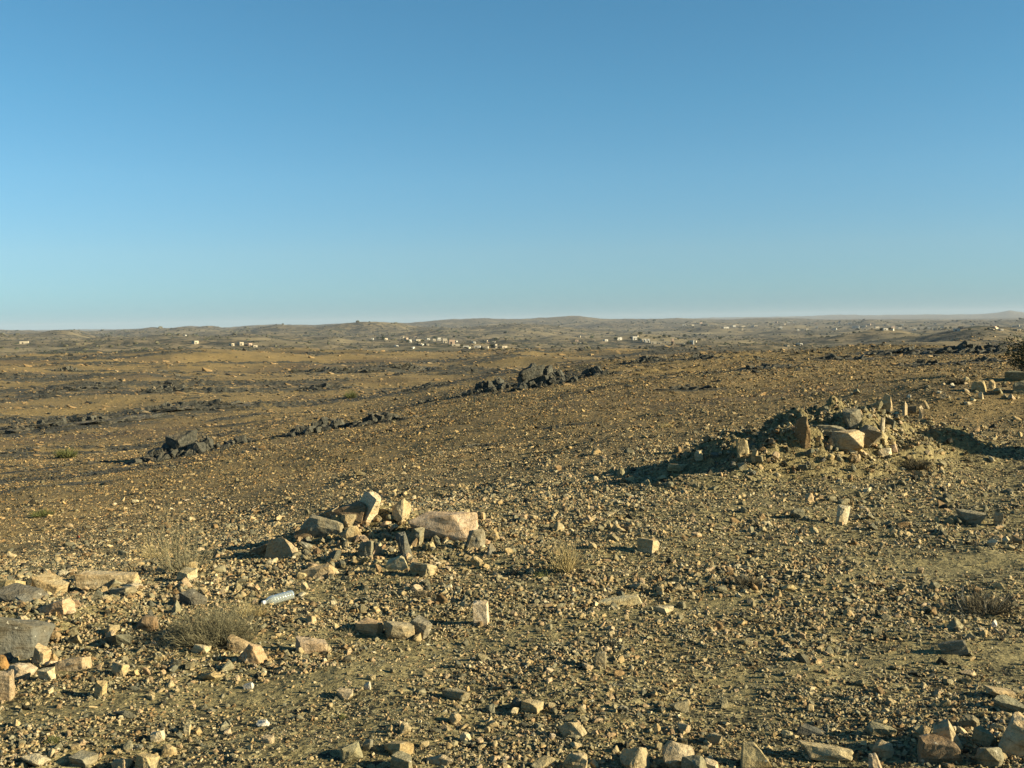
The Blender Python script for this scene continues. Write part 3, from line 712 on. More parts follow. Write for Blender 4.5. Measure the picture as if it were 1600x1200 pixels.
 (418, 1162, 26, 16, 'lump', 'tan', 'tan stone below the bright white chip', {}),
 (324, 1062, 40, 8, 'block', 'tan', 'thin tan sliver of stone below the bright cream boulder', dict(tilt=-18, depth=.4)),
 (372, 1066, 11, 14, 'lump', 'pale', 'pale pebble right of the thin tan sliver', {}),
 (389, 1076, 13, 8, 'block', 'white', 'white chip right of the thin tan sliver', {}),
 (122, 842, 8, 6, 'lump', 'red', 'small brick red stone on the slope at the left', {}),
 # on and around the earth mound
 (1322, 703, 36, 26, 'block', 'tan', 'large tan rock at the sunlit front of the earth mound', dict(tilt=-10, dz=.0, short='the large tan rock on the mound')),
 (1332, 710, 22, 12, 'lump', 'pale', 'pale stone below the large tan rock on the mound', {}),
 (1357, 694, 26, 26, 'block', 'grey', 'grey slab tilted down to the right on the mound', dict(tilt=42, depth=.5)),
 (1334, 668, 22, 26, 'block', 'grey', 'dark block with a sunlit top near the crest of the mound', {}),
 (1253, 694, 26, 40, 'shard', 'brown', 'brown pointed slab standing in the shaded flank of the mound', dict(depth=.5)),
 (1290, 678, 48, 11, 'block', 'grey', 'flat slab jutting out of the shaded flank of the mound', dict(depth=.5)),
 (1299, 697, 14, 14, 'lump', 'tan', 'tan stone left of the large tan rock on the mound', {}),
 (1385, 644, 16, 26, 'shard', 'tan', 'tan fin of stone standing on the right shoulder of the mound', dict(depth=.5)),
 (1371, 640, 18, 18, 'lump', 'grey', 'grey rounded stone on the crest left of the tan fin', {}),
 (1339, 617, 11, 10, 'lump', 'grey', 'small grey stone on the top of the mound', {}),
 (1415, 650, 8, 26, 'shard', 'tan', 'tallest thin upright slab right of the mound', dict(depth=1.6)),
 (1439, 654, 5, 18, 'block', 'tan', 'narrow upright slab right of the tallest thin slab', dict(depth=1.8)),
 (1448, 639, 7, 13, 'shard', 'tan', 'small upright sliver behind the narrow slab right of the mound', dict(tilt=-14)),
 (1391, 667, 10, 12, 'block', 'slate', 'small slate stone on the sunlit right flank of the mound', dict(tilt=20)),
 (1378, 672, 8, 18, 'shard', 'pale', 'pale sliver standing on the sunlit right flank of the mound', {}),
 (1381, 711, 17, 9, 'block', 'pale', 'pale flat stone at the right foot of the mound', {}),
 (1396, 706, 8, 11, 'block', 'pink', 'small pink stone right of the pale flat stone at the mound foot', {}),
 (1449, 711, 9, 8, 'lump', 'tan', 'small tan stone further right of the mound foot', {}),
 (1333, 722, 18, 14, 'lump', 'brown', 'brown rounded stone in front of the mound', {}),
 (1160, 710, 13, 22, 'block', 'tan', 'upright tan stone left of the mound, in its shadow', dict(tilt=-6)),
 (1178, 720, 11, 20, 'shard', 'tan', 'pointed stone right of the upright tan stone in the shadow', {}),
 (1091, 719, 11, 12, 'block', 'pale', 'small pale block at the left end of the mound shadow', {}),
 (970, 748, 14, 16, 'shard', 'grey', 'grey shard at the tip of the dark hollow left of the mound', {}),
 (1035, 752, 22, 10, 'lump', 'tan', 'tan stone lit at the left end of the mound shadow', {}),
 (1057, 735, 18, 8, 'block', 'tan', 'flat tan stone between the pale block and the grey shard', {}),
 # rubble further back on the right
 (1531, 612, 14, 14, 'block', 'tan', 'squarish tan block in the rubble at the right', dict(short='the rubble at the right')),
 (1473, 625, 14, 13, 'lump', 'grey', 'grey rounded stone at the left of the rubble', {}),
 (1562, 617, 20, 11, 'lump', 'grey', 'grey flat stone in the rubble at the right', {}),
 (1549, 607, 10, 13, 'shard', 'tan', 'pointed tan stone in the rubble at the right', {}),
 (1488, 604, 8, 6, 'lump', 'white', 'white stone at the left end of the rubble', {}),
 (1474, 604, 6, 6, 'lump', 'pale', 'pale pebble left of the white stone in the rubble', {}),
 (1594, 616, 22, 16, 'block', 'grey', 'grey block at the right edge in the rubble', {}),
 (1532, 623, 8, 10, 'shard', 'pale', 'pale sliver below the squarish block in the rubble', {}),
 (1588, 594, 22, 12, 'block', 'grey', 'dark topped block in the rubble under the bush', {}),
 (1420, 622, 8, 6, 'lump', 'white', 'white stone behind the thin upright slabs', {}),
 (1422, 645, 20, 9, 'block', 'slate', 'dark flat stone between the thin upright slabs', {}),
]
for px, py, wp, hp, kind, tone, label, k in ROCKS:
    rock(px, py, wp, hp, kind, tone, label, **k)

def cluster(cx, cy, rx, ry, n, smin, smax, label, group, seed, tones, dz=0.0):
    """loose stones tumbled over one spot"""
    r = random.Random(seed); made = 0; k = 0
    while made < n and k < n*30:
        k += 1
        a = r.uniform(0, 2*math.pi); q = math.sqrt(r.random()); px, py = cx+rx*q*math.cos(a), cy+ry*q*math.sin(a)
        p = at(px, py); d = math.hypot(p.x, p.y); s_ = math.exp(r.uniform(math.log(smin), math.log(smax)))*d/F
        if any((p.x-tx)**2+(p.y-ty)**2 < (tr*.4+s_*.25)**2 for tx, ty, tr in TAKEN): continue
        kind = r.choice(['block', 'wedge', 'shard', 'lump', 'wedge'])
        me = stone_mesh('stone', seed*1000+made, kind, (s_, s_*r.uniform(.5, .9), s_*r.uniform(.35, .9)), TONES[r.choice(tones)], sub=1)
        o = link('stone', me, MS); o.rotation_euler = (R(r.uniform(-35, 35)), R(r.uniform(-40, 40)), R(r.uniform(0, 360)))
        o.location = p+Vector((0, 0, s_*r.uniform(-.1, .18)+dz*r.random())); TAKEN.append((p.x, p.y, s_*.5))
        tag(o, label, 'stone', group); made += 1
cluster(585, 848, 125, 36, 55, 9, 24, 'angular stone tumbled among the boulders of the central heap', 'stones of the central heap', 51, ['tan', 'grey', 'grey', 'brown', 'slate', 'pink'], .03)
cluster(700, 868, 90, 26, 14, 9, 20, 'stone strewn in front of the long pinkish boulder', 'stones before the pinkish boulder', 52, ['tan', 'grey', 'pink', 'pale'])
cluster(1345, 672, 72, 46, 46, 5, 16, 'angular stone stuck in the sunlit face of the earth mound', 'stones on the sunlit face of the mound', 53, ['tan', 'tan', 'pale', 'grey', 'pink'])
cluster(1205, 698, 120, 44, 50, 6, 15, 'angular stone on the shaded flank of the earth mound', 'stones on the shaded flank of the mound', 54, ['tan', 'grey', 'brown', 'slate'])
cluster(1525, 612, 80, 20, 26, 5, 13, 'loose stone in the rubble strip at the right', 'stones of the rubble strip', 55, ['tan', 'grey', 'pale', 'slate'])
cluster(300, 788, 150, 10, 18, 5, 10, 'pale stone in the line of pale stones across the left slope', 'line of pale stones on the left slope', 56, ['pale', 'tan', 'pale'])

# ------------------------------------------------------------------ dark outcrops
def outcrop(px, py, wpx, hpx, label, n=9, seed=0, depth=.55, dip=16, jag=1.15, name='rock_outcrop', flat=False):
    p = at(px, py); d = math.hypot(p.x, p.y); W = wpx*d/F; Hh = hpx*d/F; r = random.Random(seed+int(px))
    Vs, Ts, off = [], [], 0
    right = Vector((p.y, -p.x, 0)).normalized(); fwd = Vector((p.x, p.y, 0)).normalized()
    n = int(n*5); Hh *= .95
    for i in range(n):
        row = i % 3                                    # 0 the crest, 1 and 2 lower blocks before it
        u = r.uniform(-1, 1) if row else ((i/3+.5)/(n/3)*2-1+r.uniform(-.1, .1))
        env = max(.25, (1-abs(u)**2.4))*r.uniform(.5, 1.08)
        if row: env *= r.uniform(.3, .6)
        if not flat and r.random() < .22: env *= .45
        bh = Hh*env*1.15; bw = max(W/n*3*r.uniform(1.0, 2.4), bh*r.uniform(.55, 1.05)); bd = max(bh*.8, W*depth*r.uniform(.15, .4)*min(1, 8/n))
        bd = min(bd, bw*1.6)
        if row: bw *= 1.25
        if row == 2: bw = W*r.uniform(.08, .18); bh = Hh*r.uniform(.2, .45); bd = bw*r.uniform(.6, 1.2)
        bm = hull_bm(seed*100+i, r.choice(['block', 'block', 'wedge', 'shard', 'wedge']) if not flat else r.choice(['block', 'lump']), n_extra=7, jitter=.26, rough=.06, sub=2, bevel=.02, chips=3)
        bm.verts.index_update(); V, T = bm_np(bm); bm.free()
        V = V*np.array([bw, bd, bh])
        e = Matrix.Rotation(R(r.uniform(-35, 20)), 3, 'Z') @ Matrix.Rotation(R((-dip if not flat else -4)+r.uniform(-16, 16)*jag), 3, 'Y') @ Matrix.Rotation(R(r.uniform(-14, 14)*jag), 3, 'X')
        V = V @ np.array(e).T
        c = p+right*(u*W*(.5 if not row else .58))+fwd*(bd*.3+W*depth*(.3 if not row else r.uniform(-.15, .2)))
        gz = H(c.x, c.y)-p.z
        V += np.array([c.x-p.x, c.y-p.y, gz+bh*.2])
        Vs.append(V); Ts.append(T+off); off += len(V)
    me = mesh_tris(name, np.vstack(Vs), np.vstack(Ts), False)
    o = link(name, me, MO); o.location = p; tag(o, label, 'outcrop')
    return o
for i, (px, py, wp, hp, lab, k) in enumerate(OUT): outcrop(px, py, wp, hp, lab, seed=11+i*3, **k)

# ------------------------------------------------------------------ countable smaller stones, then gravel
DIRS = ['right of', 'behind', 'left of', 'in front of']
TWORD = {'tan': 'tan', 'pink': 'pinkish', 'pale': 'pale cream', 'grey': 'grey', 'brown': 'brown', 'slate': 'dark slate', 'dark': 'blackish'}
KWORD = {'block': 'blocky', 'lump': 'rounded', 'shard': 'pointed', 'wedge': 'wedge shaped'}
def small_stones(n):
    r = random.Random(42); seen = {}; made = 0; protos = {}
    tries = 0
    while made < n and tries < 20000:
        tries += 1
        px = r.uniform(5, 1595); D = math.exp(r.uniform(math.log(4.9), math.log(26)))
        a = float(azim(px)); x = D*math.sin(a); y = D*math.cos(a)
        z = H(x, y); ppx, ppy = pixel((x, y, z))
        if ppy > 1196 or ppy < 560: continue
        if float(track_mask(np.array([x]), np.array([y]))[0]) > .3: continue
        dens = .5+.9*float(pnoise(x*.8, y*.8, 9))+(.5 if ppy > 1080 else 0)+(.25 if ppx < 430 and ppy > 880 else 0)-(.35 if ppx > 1000 and 860 < ppy < 1080 else 0)
        if r.random() > dens: continue
        q = 11*(1-r.random())**(-1/3.3)                 # apparent size in photo pixels
        if q > 27: continue
        s = q*D/F
        if any((x-tx)**2+(y-ty)**2 < (tr+s*.55)**2 for tx, ty, tr in TAKEN): continue
        kind = r.choices(['block', 'lump', 'shard', 'wedge'], [2, 4, 1, 3])[0]
        tone = r.choices(['tan', 'pink', 'pale', 'grey', 'brown', 'slate'], [32, 14, 9, 30, 8, 9])[0]
        key = (kind, tone, r.randrange(3))
        dims = (1, r.uniform(.45, .9), r.uniform(.22, .5))
        if key not in protos:
            protos[key] = stone_mesh('stone', hash(key[0]+key[1]) % 1 + len(protos)*31+5, kind, (1, .8, .62), TONES[tone], sub=1)
            protos[key].materials.append(MS)
        o = bpy.data.objects.new('stone', protos[key]); COL.objects.link(o)
        o.scale = (s, s*dims[1]*1.1, s*dims[2]*1.3)
        o.rotation_euler = (R(r.uniform(-18, 18)), R(r.uniform(-22, 22)), R(r.uniform(0, 360)))
        o.location = (x, y, z+s*dims[2]*.17)
        TAKEN.append((x, y, s*.5))
        # label by the nearest landmark
        best = min(LAND, key=lambda L: (L[0]-ppx)**2+((L[1]-ppy)*1.6)**2)
        dx, dy = ppx-best[0], (ppy-best[1])*1.6
        d = DIRS[0] if dx > abs(dy) else DIRS[2] if -dx > abs(dy) else DIRS[3] if dy > 0 else DIRS[1]
        dist = math.hypot(dx, dy); near = 'just ' if dist < 60 else '' if dist < 130 else 'well '
        size = 'small' if q < 16 else 'hand sized'
        lab = f"{size} {TWORD[tone]} {KWORD[kind]} stone {near}{d} {best[2]}"
        if len(lab.split()) > 16: lab = lab.replace(' just ', ' ').replace(' well ', ' ').replace('hand sized ', '')
        if len(lab.split()) > 16: lab = lab.replace(KWORD[kind]+' ', '')
        tag(o, lab, 'stone', 'loose stones on the gravel'); made += 1
small_stones(88)

def gravel():
    N = 640000; r = np.random.default_rng(11)
    az = r.uniform(R(-36), R(36), N); L = r.uniform(math.log(3.6), math.log(170), N); D = np.exp(L)
    x = D*np.sin(az); y = D*np.cos(az)
    q = .00165*(1-r.random(N))**(-1/3.15)*np.clip((D/8)**-.5, .52, 1)
    dens = .78+1.25*fbm(x*.45, y*.45, 4, 21, .6)+.55*fbm(x*2.3, y*2.3, 2, 29)
    q *= 1+.55*np.clip(fbm(x*.7, y*.7, 3, 33), -.6, .8)
    tm = np.zeros(N); m = D < 40; tm[m] = track_mask(x[m], y[m])
    dens *= 1-.62*tm
    dens *= 1-.38*sstep(R(3), R(14), az)*sstep(5.5, 7, D)*(1-sstep(11, 14, D))
    mh_ = mound_h(x, y); dens *= 1-.15*sstep(.1, .4, mh_); q *= 1+.25*sstep(.1, .4, mh_)
    dens *= 1-.45*sstep(18, 90, D)
    s1, s2 = strata(x, y); rockm = np.maximum(sstep(.08, .28, s1)*sstep(10, 28, D), outcrop_mask(x, y))  # chips darkened on rock ribs, also in place of thin streak shadows
    keep = (r.random(N) < dens) & (q < .0100) & (q*D < .12+.10*r.random(N)**3)
    x, y, D, q, az, rockm, s2 = (v[keep] for v in (x, y, D, q, az, rockm, s2))
    s = q*D; z = height(x, y)
    tx = np.array(TAKEN)
    # tones
    names = ['tan', 'pink', 'pale', 'grey', 'brown', 'slate', 'dark']
    T = np.array([TONES[k] for k in names])
    pn = np.array([.26, .11, .055, .30, .12, .10, .055]); pm = np.array([.23, .04, .03, .20, .17, .13, .20])
    f = sstep(12, 32, D)[:, None]; P = pn*(1-f)+pm*f; P = np.cumsum(P/P.sum(1, keepdims=True), 1)
    ti = (r.random(len(x))[:, None] > P).sum(1).clip(0, 6)
    dk = r.random(len(x)) < rockm*.75; ti[dk] = r.choice([5, 6], dk.sum())
    C = T[ti]*r.uniform(.66, 1.0, (len(x), 1))*np.array([.98, .98, .94])
    wm = sstep(14, 34, D)[:, None]; C = C*(1-wm)+C*np.array([.94, .86, .73])*wm
    # prototypes
    lo = []; hi = []
    for i in range(14):
        k = ['block', 'lump', 'shard', 'wedge', 'lump', 'wedge', 'block'][i % 7]
        bm = hull_bm(900+i, k, n_extra=2, jitter=.32, rough=0, sub=0, bevel=0, chips=1); bm.verts.index_update(); lo.append(bm_np(bm)); bm.free()
        bm = hull_bm(900+i, k, n_extra=4, jitter=.3, rough=.04, sub=0, bevel=.07); bm.verts.index_update(); hi.append(bm_np(bm)); bm.free()
    which = r.integers(0, 14, len(x)); big = q > .0055
    VV, TT, CC, off = [], [], [], 0
    rz = r.uniform(0, 2*math.pi, len(x)); tl = r.normal(0, .48, len(x)); tl2 = r.normal(0, .48, len(x))
    asp = r.uniform(.4, .95, len(x)); hz = r.uniform(.22, .90, len(x))*(1-.4*sstep(10, 30, D))
    for b, protos in ((False, lo), (True, hi)):
        for i, (V, F_) in enumerate(protos):
            m = np.nonzero((which == i) & (big == b))[0]
            if not len(m): continue
            v = V[None]*np.stack([s[m]*1.1, s[m]*asp[m]*1.1, s[m]*hz[m]*1.1], 1)[:, None, :]
            c, sn = np.cos(tl[m])[:, None], np.sin(tl[m])[:, None]; X, Z = v[..., 0]*c+v[..., 2]*sn, -v[..., 0]*sn+v[..., 2]*c
            c, sn = np.cos(tl2[m])[:, None], np.sin(tl2[m])[:, None]; Y, Z = v[..., 1]*c-Z*sn, v[..., 1]*sn+Z*c
            c, sn = np.cos(rz[m])[:, None], np.sin(rz[m])[:, None]; X, Y = X*c-Y*sn, X*sn+Y*c
            o = np.stack([X+x[m][:, None], Y+y[m][:, None], Z+(z[m]+s[m]*hz[m]*.28)[:, None]], -1).reshape(-1, 3)
            VV.append(o); k = len(V)
            TT.append((F_[None]+(np.arange(len(m))*k)[:, None, None]).reshape(-1, 3)+off); off += len(o)
            CC.append(np.repeat(np.hstack([C[m], np.ones((len(m), 1))]), k, 0))
    me = mesh_tris('gravel', np.vstack(VV), np.vstack(TT), False); set_color(me, 'tone', np.vstack(CC))
    o = link('gravel', me, MS); tag(o, 'countless loose chips of tan and grey stone covering the slope', 'gravel', kind='stuff')
gravel()

def valley_debris():
    N = 90000; r = np.random.default_rng(23)
    az = r.uniform(R(-36), R(36), N); D = np.exp(r.uniform(math.log(40), math.log(620), N)); x = D*np.sin(az); y = D*np.cos(az)
    q = .0009*(1-r.random(N))**(-1/2.9)
    s1, s2 = strata(x, y); dm = np.maximum(np.maximum(sstep(.0, .3, s1)*(D < 260), sstep(.0, .32, s2)), outcrop_mask(x, y))
    keep = (r.random(N) < .25+.75*dm) & (q < .0045); x, y, D, q, dm = (v[keep] for v in (x, y, D, q, dm))
    s = q*D; z = height(x, y); n = len(x)
    T = np.array([(.27, .19, .095), (.22, .155, .078), (.085, .080, .062), (.045, .046, .038), (.34, .26, .15)])
    ti = r.choice(5, n, p=[.4, .3, .12, .08, .1]); d = r.random(n) < dm*.85; ti[d] = r.choice([2, 3, 3], d.sum()); C = T[ti]*r.uniform(.75, 1.2, (n, 1))
    PR = []
    for i in range(8):
        bm = hull_bm(700+i, ['block', 'lump', 'shard', 'wedge'][i % 4], n_extra=2, jitter=.3, rough=0, sub=0, bevel=0, chips=1); bm.verts.index_update(); PR.append(bm_np(bm)); bm.free()
    wh = r.integers(0, 8, n); VV, TT, CC, off = [], [], [], 0; a = r.uniform(-.7, .7, n)
    for i, (V, F_) in enumerate(PR):
        m = np.nonzero(wh == i)[0]; sm = s[m][:, None]
        v = V[None]*np.stack([s[m]*r.uniform(1, 2.4, len(m)), s[m], s[m]*r.uniform(.3, .75, len(m))], 1)[:, None, :]
        c, sn = np.cos(a[m])[:, None], np.sin(a[m])[:, None]
        o = np.stack([v[..., 0]*c-v[..., 1]*sn+x[m][:, None], v[..., 0]*sn+v[..., 1]*c+y[m][:, None], v[..., 2]-v[..., 0]*.25+z[m][:, None]+sm*.12], -1).reshape(-1, 3)
        VV.append(o); k = len(V); TT.append((F_[None]+(np.arange(len(m))*k)[:, None, None]).reshape(-1, 3)+off); off += len(o)
        CC.append(np.repeat(np.hstack([C[m], np.ones((len(m), 1))]), k, 0))
    me = mesh_tris('hillside_debris', np.vstack(VV), np.vstack(TT)); set_color(me, 'tone', np.vstack(CC))
    o = link('hillside_debris', me, MS); tag(o, 'scattered slabs and boulders strewn over the hillsides beyond the near slope', 'boulders', kind='stuff')
valley_debris()

# ------------------------------------------------------------------ dry plants
def twigs(name, n, W, Hh, mat, seed, spread=1.0, thick=.0022, curl=.5, branch=2, upright=.3, parent=None, flat=1.0):
    r = np.random.default_rng(seed); segs = 5
    V, Q, Sh = [], [], []; off = 0
    def strand(p0, dirv, length, th, shade):
        nonlocal off
        p = np.array(p0, float); d = np.array(dirv, float); d /= np.linalg.norm(d); pts = [p.copy()]; rad = [th]
        for k in range(segs):
            d = d+r.normal(0, curl*.35, 3)*np.array([1, 1, .6])+np.array([0, 0, .04]); d /= np.linalg.norm(d)
            p = p+d*length/segs; p[2] = max(p[2], .004); pts.append(p.copy()); rad.append(th*(1-.8*(k+1)/segs))
        pts = np.array(pts)
        a = np.cross(d, [0, 0, 1.0]); a = a/(np.linalg.norm(a)+1e-9); b = np.cross(a, d)
        ring = []
        for q in range(3):
            an = q*2*math.pi/3; ring.append(a*math.cos(an)+b*math.sin(an))
        ring = np.array(ring)
        vv = (pts[:, None, :]+ring[None]*np.array(rad)[:, None, None]).reshape(-1, 3)
        V.append(vv); Sh.append(np.full(len(vv), shade))
        for k in range(segs):
            for q in range(3):
                q2 = (q+1) % 3; Q.append([off+k*3+q, off+k*3+q2, off+k*3+3+q2, off+k*3+3+q])
        off += len(vv); return pts
    for i in range(n):
        a = r.uniform(0, 2*math.pi); rr = math.sqrt(r.random())
        el = math.radians(np.clip(r.normal(20+70*upright, 24), 5, 89))
        base = np.array([math.cos(a)*rr*W*.22*spread, math.sin(a)*rr*W*.22*spread*flat, 0])
        dirv = [math.cos(a)*math.cos(el), math.sin(a)*math.cos(el)*flat, math.sin(el)]
        reach = 1/math.sqrt((math.cos(el)/(W*.36))**2+(math.sin(el)/(Hh*1.0))**2)
        pts = strand(base, dirv, reach*r.uniform(.6, 1.1), thick*r.uniform(.8, 1.4), r.random())
        for b in range(branch):
            k = r.integers(1, segs); dd = np.array(dirv)+r.normal(0, .6, 3)
            strand(pts[k], dd, reach*r.uniform(.2, .5), thick*.65, r.random())
    me = mesh_quads(name, np.vstack(V), Q, False); set_float(me, 'shade', np.concatenate(Sh))
    return link(name, me, mat, parent)
MT_GREY = twig_material("grey dry twigs", (.075, .066, .036), (.21, .185, .105))
MT_STRAW = twig_material("straw", (.20, .155, .065), (.46, .36, .17))
MT_GREEN = twig_material("dull green stems", (.055, .065, .02), (.15, .15, .05))
MT_DARK = twig_material("dark brown twigs", (.05, .042, .026), (.15, .125, .075))
MT_PALE = twig_material("bleached twigs", (.16, .14, .10), (.42, .37, .27))
def plant(px, py, wpx, hpx, mat, n, name, label, cat, **k):
    p = at(px, py); d = (p-Vector((0, 0, EYE))).length
    o = twigs(name, n, wpx*d/F, hpx*d/F, mat, int(px+py), **k)
    o.location = p-Vector((0, 0, .008)); tag(o, label, cat)
    return o
plant(335, 1003, 146, 56, MT_GREY, 420, 'dry_bush', 'rounded dry grey bush of fine twigs at the lower left', 'bush', branch=6, thick=.0021, upright=.28, curl=.75)
plant(392, 962, 60, 26, MT_STRAW, 160, 'dry_bush', 'pale straw coloured growth behind the right side of the rounded dry bush', 'bush', thick=.0016)
plant(292, 892, 120, 120, MT_GREY, 90, 'thin_shrub', 'thin leafless upright shrub behind the left stones', 'shrub', branch=4, thick=.0022, upright=.62)
plant(245, 872, 70, 46, MT_STRAW, 90, 'dry_shrub', 'faint straw coloured shrub left of the thin leafless shrub', 'shrub', branch=3, thick=.002)
plant(880, 893, 62, 52, MT_STRAW, 170, 'grass_tuft', 'upright tuft of straw yellow dry grass in the middle of the gravel', 'grass', branch=0, thick=.0026, upright=.72)
plant(848, 902, 40, 14, MT_GREEN, 60, 'grass_tuft', 'low greenish tuft left of the straw yellow grass', 'grass', branch=1, thick=.002)
plant(1165, 914, 58, 15, MT_DARK, 260, 'low_bush', 'flat brownish bush casting a shadow right of the centre', 'bush', thick=.0024)
plant(1545, 955, 100, 26, MT_DARK, 240, 'dead_bush', 'collapsed dead bush of dark tangled twigs at the right', 'bush', thick=.0022)
plant(1526, 956, 90, 34, MT_PALE, 22, 'dead_branch', 'bleached dead branches sticking out left of the collapsed dead bush', 'branch', thick=.0032, upright=.2)
plant(1430, 732, 46, 20, MT_DARK, 260, 'low_bush', 'small dark bush in front of the earth mound on the right', 'bush', thick=.0035)
plant(1497, 599, 30, 9, MT_DARK, 160, 'low_bush', 'dark low bush behind the rubble on the right', 'bush', thick=.007)
plant(66, 806, 44, 10, MT_GREEN, 160, 'low_bush', 'flat yellow green bush on the slope at the left', 'bush', thick=.005)
plant(104, 715, 36, 16, MT_GREEN, 200, 'low_bush', 'yellow green bush beside the long dark band at the left', 'bush', thick=.014)
plant(548, 622, 24, 14, MT_GREEN, 200, 'low_bush', 'yellow green bush in the gully beyond the slope', 'bush', thick=.02)
plant(82, 1160, 24, 14, MT_GREEN, 80, 'grass_tuft', 'small green tuft at the lower left', 'grass', thick=.0014)
plant(536, 1122, 16, 10, MT_GREEN, 70, 'grass_tuft', 'tiny green tuft in the gravel left of centre', 'grass', thick=.0013)
plant(660, 932, 40, 14, MT_DARK, 110, 'dry_bush', 'small dark reddish dry plant below the boulder heap', 'bush', thick=.0018)
plant(541, 994, 30, 16, MT_GREY, 80, 'dry_bush', 'small faint grey plant left of the flat pinkish block', 'bush', thick=.0012)
plant(1040, 668, 30, 9, MT_STRAW, 90, 'grass_tuft', 'faint straw tuft on the slope left of the mound', 'grass', thick=.004)

# leafy bush at the right edge: stems and many small leaves
def leafy_bush(px, py, wpx, hpx):
    p = at(px, py); d = math.hypot(p.x, p.y); W = wpx*d/F; Hh = hpx*d/F
    root = empty('leafy_bush', p); tag(root, 'dark olive leafy bush cut by the right edge of the view', 'bush')
    twigs('stems', 90, W, Hh, MT_DARK, 77, thick=.014, upright=.5, parent=root)
    r = np.random.default_rng(5); N = 9000
    dirs = r.normal(0, 1, (N, 3)); dirs /= np.linalg.norm(dirs, axis=1)[:, None]
    rad = r.random(N)**.45; lump = 1+.35*np.array([mnoise.noise(Vector(v)*2.6) for v in dirs])
    c = dirs*(rad*lump)[:, None]*np.array([W*.5, W*.45, Hh*.5])+np.array([0, 0, Hh*.52])
    gap = np.array([mnoise.noise(Vector(v)*(3.2/W*2)) for v in c]); c = c[gap > -.12]; N = len(c)
    a = r.normal(0, 1, (N, 3)); a /= np.linalg.norm(a, axis=1)[:, None]; b = np.cross(a, r.normal(0, 1, (N, 3))); b /= np.linalg.norm(b, axis=1)[:, None]
    l = r.uniform(.03, .06, (N, 1)); V = np.stack([c-a*l, c+b*l*.35, c+a*l, c-b*l*.35], 1).reshape(-1, 3)
    Q = np.arange(N*4).reshape(-1, 4); me = mesh_quads('foliage', V, Q); set_float(me, 'shade', np.repeat(r.random(N), 4))
    link('foliage', me, twig_material("olive leaves", (.028, .032, .013), (.085, .085, .035)), root)
leafy_bush(1636, 594, 116, 72)

# ------------------------------------------------------------------ plastic bottle
def lathe(name, prof, mat, parent, n=28):
    V = [(x, r*math.cos(2*math.pi*k/n), r*math.sin(2*math.pi*k/n)) for x, r in prof for k in range(n)]
    Q = [[i*n+k, i*n+(k+1) % n, (i+1)*n+(k+1) % n, (i+1)*n+k] for i in range(len(prof)-1) for k in range(n)]
    me = mesh_quads(name, np.array(V), Q, True)
    return link(name, me, mat, parent)
def bottle():
    p = at(434, 943)
    root = empty('plastic_bottle', p+Vector((0, 0, .036)), R(35)); root.rotation_euler = (0, R(-6), R(35))
    tag(root, 'empty clear plastic bottle with a white cap lying on the stones', 'bottle')
    t = NT("clear plastic"); t.b.inputs['Base Color'].default_value = (.44, .47, .43, 1); t.b.inputs['Roughness'].default_value = .12
    t.b.inputs['Transmission Weight'].default_value = .6; t.b.inputs['IOR'].default_value = 1.3; t.b.inputs['Specular IOR Level'].default_value = .6
    pr = [(.122, .001), (.124, .018), (.119, .030), (.108, .033)]
    for k in range(7):
        xx = .098-.020*k; pr += [(xx+.006, .0335), (xx, .0312), (xx-.006, .0335)]
    pr += [(-.045, .033), (-.066, .029), (-.084, .018), (-.094, .0135), (-.104, .0125)]
    lathe('body', pr, t.m, root)
    white = plain("white plastic", (.78, .78, .76), .4, .06, 40)
    lathe('cap', [(-.120, .001), (-.120, .0145), (-.103, .0150), (-.101, .0135)], white, root)
    lathe('neck_ring', [(-.099, .0130), (-.0985, .0152), (-.096, .0152), (-.0955, .0135)], white, root)
bottle()

# ------------------------------------------------------------------ villages on the plain
MW = [plain("white limewash", (.45, .415, .345), .8, .06, .2), plain("cream render", (.38, .32, .225), .85, .1, .2), plain("pinkish render", (.42, .30, .21), .85, .1, .2), plain("stone walling", (.34, .29, .21), .9, .2, .4)]
MD = plain("dark opening", (.035, .033, .03), .5, .1, 1); MR = plain("flat roof", (.42, .38, .30), .9, .12, .3)
def box(V, Q, x0, x1, y0, y1, z0, z1):
    o = len(V); V += [(x0, y0, z0), (x1, y0, z0), (x1, y1, z0), (x0, y1, z0), (x0, y0, z1), (x1, y0, z1), (x1, y1, z1), (x0, y1, z1)]
    Q += [[o, o+3, o+2, o+1], [o+4, o+5, o+6, o+7], [o, o+1, o+5, o+4], [o+1, o+2, o+6, o+5], [o+2, o+3, o+7, o+6], [o+3, o, o+4, o+7]]
def part(name, boxes, mat, parent):
    V, Q = [], []
    for b in boxes: box(V, Q, *b)
    return link(name, mesh_quads(name, np.array(V, float), Q), mat, parent)
